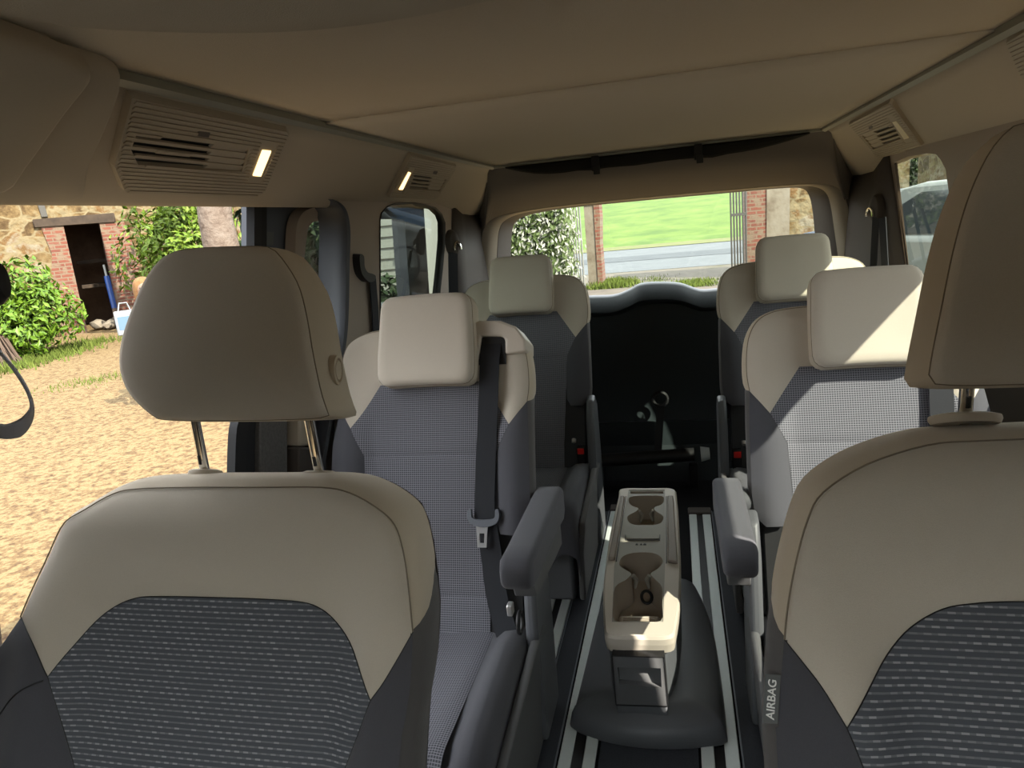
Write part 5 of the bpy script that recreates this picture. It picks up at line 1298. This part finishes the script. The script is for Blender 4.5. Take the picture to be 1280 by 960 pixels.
    # armrests
    for s_, full in arms:
        xa, xb = .258 + ain, .322 + ain
        secs = [(-.375, .014, .0), (-.370, .024, .001), (-.355, .032, .002), (-.30, .034, .0), (-.15, .036, 0), (-.03, .042, 0), (.0, .044, 0), (.016, .036, -.006)]
        rows = []
        for y, hz, dz2 in secs:
            wv = 1 if y > -.36 else (.93 if y > -.372 else .8)
            xm = x0 + s_ * (xa + xb) / 2; hw = (xb - xa) / 2 * wv
            cs_ = rrect(-hw, -hz, hw, hz, min(.013, hz * .8), 4)
            zc = .600 + dz - hz + dz2
            if y < -.36: zc = .600 + dz - .032
            rows.append([V3(xm + a, y0 - .06 + y - .02, zc + b + .03 * 0) for a, b in cs_])
        arm = MB().rings(rows).build('armrest', M['grey'], t, angle=1.2)
        MB().prism([(-.33, .545), (-.31, .50), (-.10, .47), (.0, .46), (.0, .56), (-.30, .56)], lambda b, z, h: V3(x0 + s_ * ((xa + xb) / 2 + h), y0 - .08 + b, z + dz - .005), -.022, .022).build('armrest_core', M['slate2'], arm, bevel=.008)
        MB().tube([V3(x0 + s_ * .245, y0 - .09, .545 + dz), V3(x0 + s_ * .30, y0 - .09, .545 + dz)], .032, 18).build('armrest_pivot', M['slate'], arm)
    if belt is not None:
        # belt outlet in the top right corner
        q0 = [(.112, .128), (.112, .040), (.128, .040), (.136, .100), (.188, .096), (.196, .088), (.196, .052), (.246, .056), (.246, .085), (.222, .118), (.185, .134), (.13, .138)]
        MB().prism(q0, lambda a, b, h: P.p(a, b, h), -.085, .016).build('belt_outlet', M['creamplastic'], t, bevel=.006, seg=3)
        MB().prism([(.126, .098), (.195, .098), (.195, .03), (.126, .03)], lambda a, b, h: P.p(a, b, h), -.02, .004).build('belt_slot', M['black'], t, smooth=False)
        bp = [P.p(.160, .092, .000), P.p(.159, .06, .008), P.p(.157, .03, .014), P.p(.152, -.1, .016), P.p(.146, -.22, .018), P.p(.144, -.34, .024)]
        wb = MB().ribbon([V3(*p) for p in curve(bp, 4)], .048, (1, 0, 0), .001).build('seat_belt', M['belt'], t)
        bp2 = [P.p(.146, -.335, .019), P.p(.158, -.42, .014), P.p(.168, -.50, .014), P.p(.186, -.57, .016), P.p(.212, -.63, .03), P.p(.235, -.67, .05)]
        MB().ribbon([V3(*p) for p in curve(bp2, 4)], .050, (1, 0, .0), .001).build('lap_belt', M['belt'], wb)
        # tongue
        g = lambda a, b, h: P.p(.144 + a, -.335 + b, .027 + h)
        bow = curve([(-.036, .022), (-.039, .008), (-.034, -.006), (-.022, -.014), (0, -.018), (.022, -.014), (.034, -.006), (.039, .008), (.036, .022), (.029, .022), (.028, .006), (.02, .001), (0, -.001), (-.02, .001), (-.028, .006), (-.029, .022)], 3, True)
        tg_ = MB().prism(bow, g, -.005, .007).build('belt_tongue', M['greyplastic'], wb, bevel=.003)
        tp = [(-.014, -.012), (.014, -.012), (.011, -.064), (-.011, -.064)]
        hl = [(-.006, -.032), (.006, -.032), (.005, -.054), (-.005, -.054)]
        tm = MB().sheet(tp, [hl], lambda a, b: g(a - .004, b, .002)).build('tongue_plate', M['silver'], wb, smooth=False, solid=.003, offs=0)
    if buckle:
        bx = x0 + buckle * .212; by = yb + .0
        b_ = MB().box((bx - .016, by - .025, .26 + dz), (bx + .016, by + .01, .365 + dz)).build('belt_buckle', M['black'], t, bevel=.004)
        MB().box((bx - .012, by - .028, .338 + dz), (bx + .012, by - .022, .360 + dz)).build('buckle_button', M['red'], b_, bevel=.002)
        MB().tube([V3(bx - buckle * .022, by - .03, .385 + dz), V3(bx - buckle * .022, by - .02, .395 + dz)], .008, 10).build('buckle_bolt', M['silver'], b_)
    return t, P
G2 = None
l2, P_l2 = captain('second row seat on the left with its belt hanging down to a grey tongue', -.60, 1.60, 0, 'captain chairs', belt=1, arms=((1, 1), (-1, 1)), hrc=HRC)
r2, P_r2 = captain('second row seat on the right, behind the driver seat, bright in the light', .40, 1.70, -.02, 'captain chairs', belt=1, arms=((-1, 1), (1, 1)), hrc=.014, ain=.014)
l3, P_l3 = captain('third row seat on the left in shade by the rear window', -.575, 2.62, .03, 'captain chairs', buckle=1)
r3, P_r3 = captain('third row seat on the right, half hidden by the second row seat', .390, 2.57, .025, 'captain chairs', buckle=-1)
# small fittings on the inner side of the left second row seat
pp = atx(650, 778, -.335)
MB().tube([pp + V3(0, .02 * math.cos(w), .022 * math.sin(w)) for w in np.linspace(0, 2 * PI, 17)], .004, 8, False).build('pull_loop', M['black'], l2)
pp = atx(638, 761, -.345); MB().box(tuple(pp - V3(.006, .01, .012)), tuple(pp + V3(.006, .01, .012))).build('belt_anchor', M['silver'], l2, bevel=.003)
# =================================================================== CENTRE CONSOLE
CX = -.113
con = thing('centre_console', 'cream topped centre console with cup holders standing on the floor rails', 'console', (CX, 1.75, 0))
CP = Plane((CX, 1.45, .25), (1, 0, 0), (0, .63, .11))
cs = lambda pts, h=0.: [CP.st(u, v, h) for u, v in pts]
cfn = lambda a, b, h: CP.p(a, b, h)
# skirt on the floor
fl = [(-.291, 1.455), (-.25, 1.43), (-.19, 1.412), (-.11, 1.405), (-.03, 1.412), (.03, 1.425), (.068, 1.44), (.072, 1.47), (.072, 1.62), (.066, 1.82), (.056, 1.92), (.03, 2.06), (-.0, 2.12), (-.113, 2.14), (-.235, 2.12), (-.255, 2.06), (-.272, 1.92), (-.276, 1.82), (-.282, 1.62), (-.287, 1.48)]
fl = curve(fl, 3, True)
ctr = V3(CX, 1.77)
def rg(k, z, kx=None): return [V3(CX + (x - CX) * (kx or k), 1.77 + (y - 1.77) * k, z + .0) for x, y in fl]
front = lambda y: sstep(-y, -1.62, -1.45)
rows = [rg(1, .004), rg(1.002, .012), rg(.985, .040, .97), rg(.955, .052, .93), rg(.90, .062, .80), rg(.86, .072, .62), rg(.82, .075, .5)]
MB().rings(rows, False, True).build('skirt', M['slate'], con, angle=1.)
# body
def plan(y0, k=0.): 
    R_ = curve([(.059 + k, y0), (.070 + k, y0 + .03), (.083 + k, y0 + .10), (.089 + k, y0 + .25), (.089 + k, 1.95), (.088 + k, 2.075)], 4)
    return [(CX + a - .008 * (1 - sstep(b, 1.45, 1.75)), b) for a, b in R_] + [(CX - a - .008 * (1 - sstep(b, 1.45, 1.75)), b) for a, b in reversed(R_)]
pb = plan(1.482)
ztop = lambda y: .25 + (y - 1.45) * .11 / .63
rows = []
for k, zf, sh in ((1.03, lambda y: .02, 0), (1.0, lambda y: .06, 0), (.99, lambda y: .12, 0), (1.0, lambda y: ztop(y) - .038, 0), (.93, lambda y: ztop(y) - .038, 0), (.93, lambda y: ztop(y) - .105, 0)):
    rows.append([V3(CX + (x - CX) * k, y + (.0), zf(y)) for x, y in pb])
MB().rings(rows).build('console_body', M['slate'], con, angle=.7)
# front panel with its grip recess
FP = Plane((CX, 1.449, 0), (1, 0, 0), (0, 0, 1))
fq = lambda pts: [FP.st(u, v, 0) for u, v in pts]
outer = fq([(766, 819), (829, 821), (834, 881), (771, 879)]); rec = fq([(772, 833), (826, 834), (827, 858), (774, 853)])
mb = MB().sheet(outer, [rec], lambda a, b: FP.p(a, b, .004))
dp = [FP.p(a, b, .004) for a, b in rec] + [FP.p(a, b + (.012 if i < 2 else .0), -.03 if i < 2 else -.012) for i, (a, b) in enumerate(rec)]
mb.add(dp, [(i, (i + 1) % 4, 4 + (i + 1) % 4, 4 + i) for i in range(4)] + [(4, 5, 6, 7)])
n = 4; mb.add([FP.p(a, b, .004) for a, b in outer] + [FP.p(a, b, -.036) for a, b in outer], [(i, (i + 1) % 4, 4 + (i + 1) % 4, 4 + i) for i in range(4)])
mb.build('front_panel', M['slate2'], con, smooth=False)
for (u0, v0), (u1, v1) in (((765.5, 818), (770.5, 880)), ((829.5, 820), (834.8, 882)), ((771, 880), (834, 882)), ((766, 818.5), (829, 820.5))):
    a, b = FP.st(u0, v0), FP.st(u1, v1); ax = (.0012, 0) if abs(b[1] - a[1]) > .03 else (0, .0012)
    MB().prism([(a[0] - ax[0], a[1] - ax[1]), (a[0] + ax[0], a[1] + ax[1]), (b[0] + ax[0], b[1] + ax[1]), (b[0] - ax[0], b[1] - ax[1])], lambda a, b, h: FP.p(a, b, h), -.03, .0047).build('panel_gap', M['black'], con, smooth=False)
lowp = fq([(771, 881), (834, 883), (837, 912), (774, 906)])
MB().prism(lowp, lambda a, b, h: FP.p(a, b, h), -.02, .003).build('kick_panel', M['slate'], con, bevel=.003)
# cream top shell: side wall + rim sheet with openings
top_px = curve([(777, 611.5), (810, 611), (841, 611.5), (846, 622), (849, 665), (850.5, 705), (850, 746), (845, 782), (838, 797), (800, 798), (761, 796), (755, 780), (754, 738), (757, 705), (763, 665), (773, 621)], 4, True)
tp = cs(top_px)
insert = cs([(786, 613.5), (831, 613.5), (832, 660), (831.5, 703), (829, 779), (765, 779), (768, 710), (777, 660)])
covL = cs([(775.5, 623), (781, 623), (769, 702), (760.5, 702)]); covR = cs([(834.5, 623), (841.5, 623), (847.5, 707), (834.5, 705)])
tpo = [tuple(p) for p in tp]
C = np.mean(np.array(tpo), 0)
rimi = [tuple(C + (np.array(p) - C) * V3(.955, .988, 0)[:2]) for p in tpo]
mb = MB().sheet(rimi, [insert], lambda a, b: CP.p(a, b, .004))
n = len(tpo)
def link(A, B): return [(i, (i + 1) % n, n + (i + 1) % n, n + i) for i in range(n)]
e0 = [CP.p(*p, .004) for p in rimi]; e1_ = [CP.p(*p, -.004) for p in tpo]
e2_ = [CP.p(C[0] + (p[0] - C[0]) * 1.01, p[1], -.02) for p in tpo]
e3 = [CP.p(C[0] + (p[0] - C[0]) * .985, C[1] + (p[1] - C[1]) * .99, -.045) for p in tpo]
for A, B in ((e0, e1_), (e1_, e2_), (e2_, e3)): mb.add(A + B, link(A, B))
mb.build('top_shell', M['creamplastic'], con, angle=.9)
# centre insert with rear recess, cup holder and front pocket
rr = cs([(788, 615), (829, 615), (829.5, 618), (787.5, 618)])
cup = cs(curve([(788, 622), (805, 620.5), (827, 621), (830, 627), (826, 632), (818, 635), (820, 640), (828, 645), (829, 650), (825, 655), (815, 657), (795, 657), (787, 654), (784, 649), (786, 645), (795, 640), (798, 636), (790, 633), (786, 628)], 3, True))
poc = cs(curve([(792, 692), (815, 692), (826, 697), (828.5, 704), (822, 712), (813.5, 718), (820, 726), (827.5, 735), (828, 758), (826, 777), (800, 777.5), (769, 777), (766.5, 757), (769, 735), (782, 726), (789, 718), (780, 712), (774, 706), (778, 697)], 3, True))
MB().sheet(insert, [rr, cup, poc], lambda a, b: CP.p(a, b, .0025)).build('tray_insert', M['greige'], con, smooth=False)
def well(lp, depth, taper, m, name, m2=None, h0=.0025):
    c = np.mean(np.array(lp), 0); n = len(lp)
    A = [CP.p(*p, h0) for p in lp]; B = [CP.p(*(c + (np.array(p) - c) * taper), -depth) for p in lp]
    tri = geometry.tessellate_polygon([[Vector((p[0], p[1], 0)) for p in lp]])
    return MB().add(A + B, [(i, (i + 1) % n, n + (i + 1) % n, n + i) for i in range(n)] + [tuple(j + n for j in t) for t in tri]).build(name, m, con, smooth=True, angle=.6)
well(rr, .012, .98, M['pocket'], 'rear_slot'); cw = well(cup, .075, .84, M['pocket'], 'cup_holder'); fw = well(poc, .085, .90, M['pocket'], 'front_pocket')
# stepped tray floor at the front of the pocket and the gripper fins
tr_ = cs([(772, 755), (824, 755), (824, 776), (771, 776)])
MB().prism(tr_, cfn, -.083, -.035).build('pocket_tray', M['creamplastic'], con, bevel=.006)
fl_ = cs([(775, 757), (821, 757), (821, 775), (774, 775)])
for k in range(14):
    a0, a1 = fl_[0][0], fl_[1][0]; b = fl_[2][1] + (fl_[0][1] - fl_[2][1]) * (k + .5) / 14
    MB().box((a0 + .006, b - .0008, -.0352), (a1 - .006, b + .0008, -.0335), cfn).build('tray_rib', M['pocket'], con, smooth=False) if k % 2 == 0 else None
for u, v, sgn in ((797, 636.5, -1), (818, 635.5, 1), (788, 655, -1), (823, 655, 1), (789.5, 717, -1), (813, 717.5, 1)):
    p = CP.st(u, v); MB().tube([CP.p(p[0] - sgn * .003, p[1], -.006), CP.p(p[0] - sgn * .011, p[1] + .002, -.022), CP.p(p[0] - sgn * .006, p[1], -.045)], [.006, .006, .004], 8).build('cup_gripper', M['greige'], con)
pk = CP.p(*CP.st(808, 744, -.05), -.06)
MB().tube([pk + V3(.013 * math.cos(w), .006, .018 * math.sin(w) - .0) for w in np.linspace(0, 2 * PI, 17)], .004, 8, False).build('socket_ring', M['black'], con)
MB().prism(covL, cfn, -.006, .012).build('sliding_cover', M['greige_dark'], con, bevel=.004)
MB().prism(covR, cfn, -.006, .012).build('sliding_cover', M['greige_dark'], con, bevel=.004)
for a, b in (((782.5, 622), (770.5, 703)), ((833, 622), (833, 706))):
    p, q = CP.st(*a), CP.st(*b); MB().prism([(p[0] - .001, p[1]), (p[0] + .001, p[1]), (q[0] + .001, q[1]), (q[0] - .001, q[1])], cfn, .0, .0055).build('cover_gap', M['black'], con, smooth=False)
bb = cs([(782.5, 670.5), (824.5, 670.5), (824.3, 675.5), (782.2, 675.5)]); bo = cs([(781.5, 669.5), (825.5, 669.5), (825.3, 676.5), (781.2, 676.5)])
MB().prism(bo, cfn, .0, .004).build('latch_surround', M['slate2'], con, bevel=.001)
MB().prism(bb, cfn, .0, .007).build('latch_button', M['greige'], con, bevel=.0015)
for u, w_ in ((796, .0035), (801.5, .003), (806, .0045)):
    p = CP.st(u, 681.5); MB().prism([(p[0] - w_, p[1] - .003), (p[0] + w_, p[1] - .003), (p[0] + w_ * .6, p[1] + .003), (p[0] - w_ * .6, p[1] + .003)], cfn, .002, .0034).build('icon_mark', M['black'], con, smooth=False)
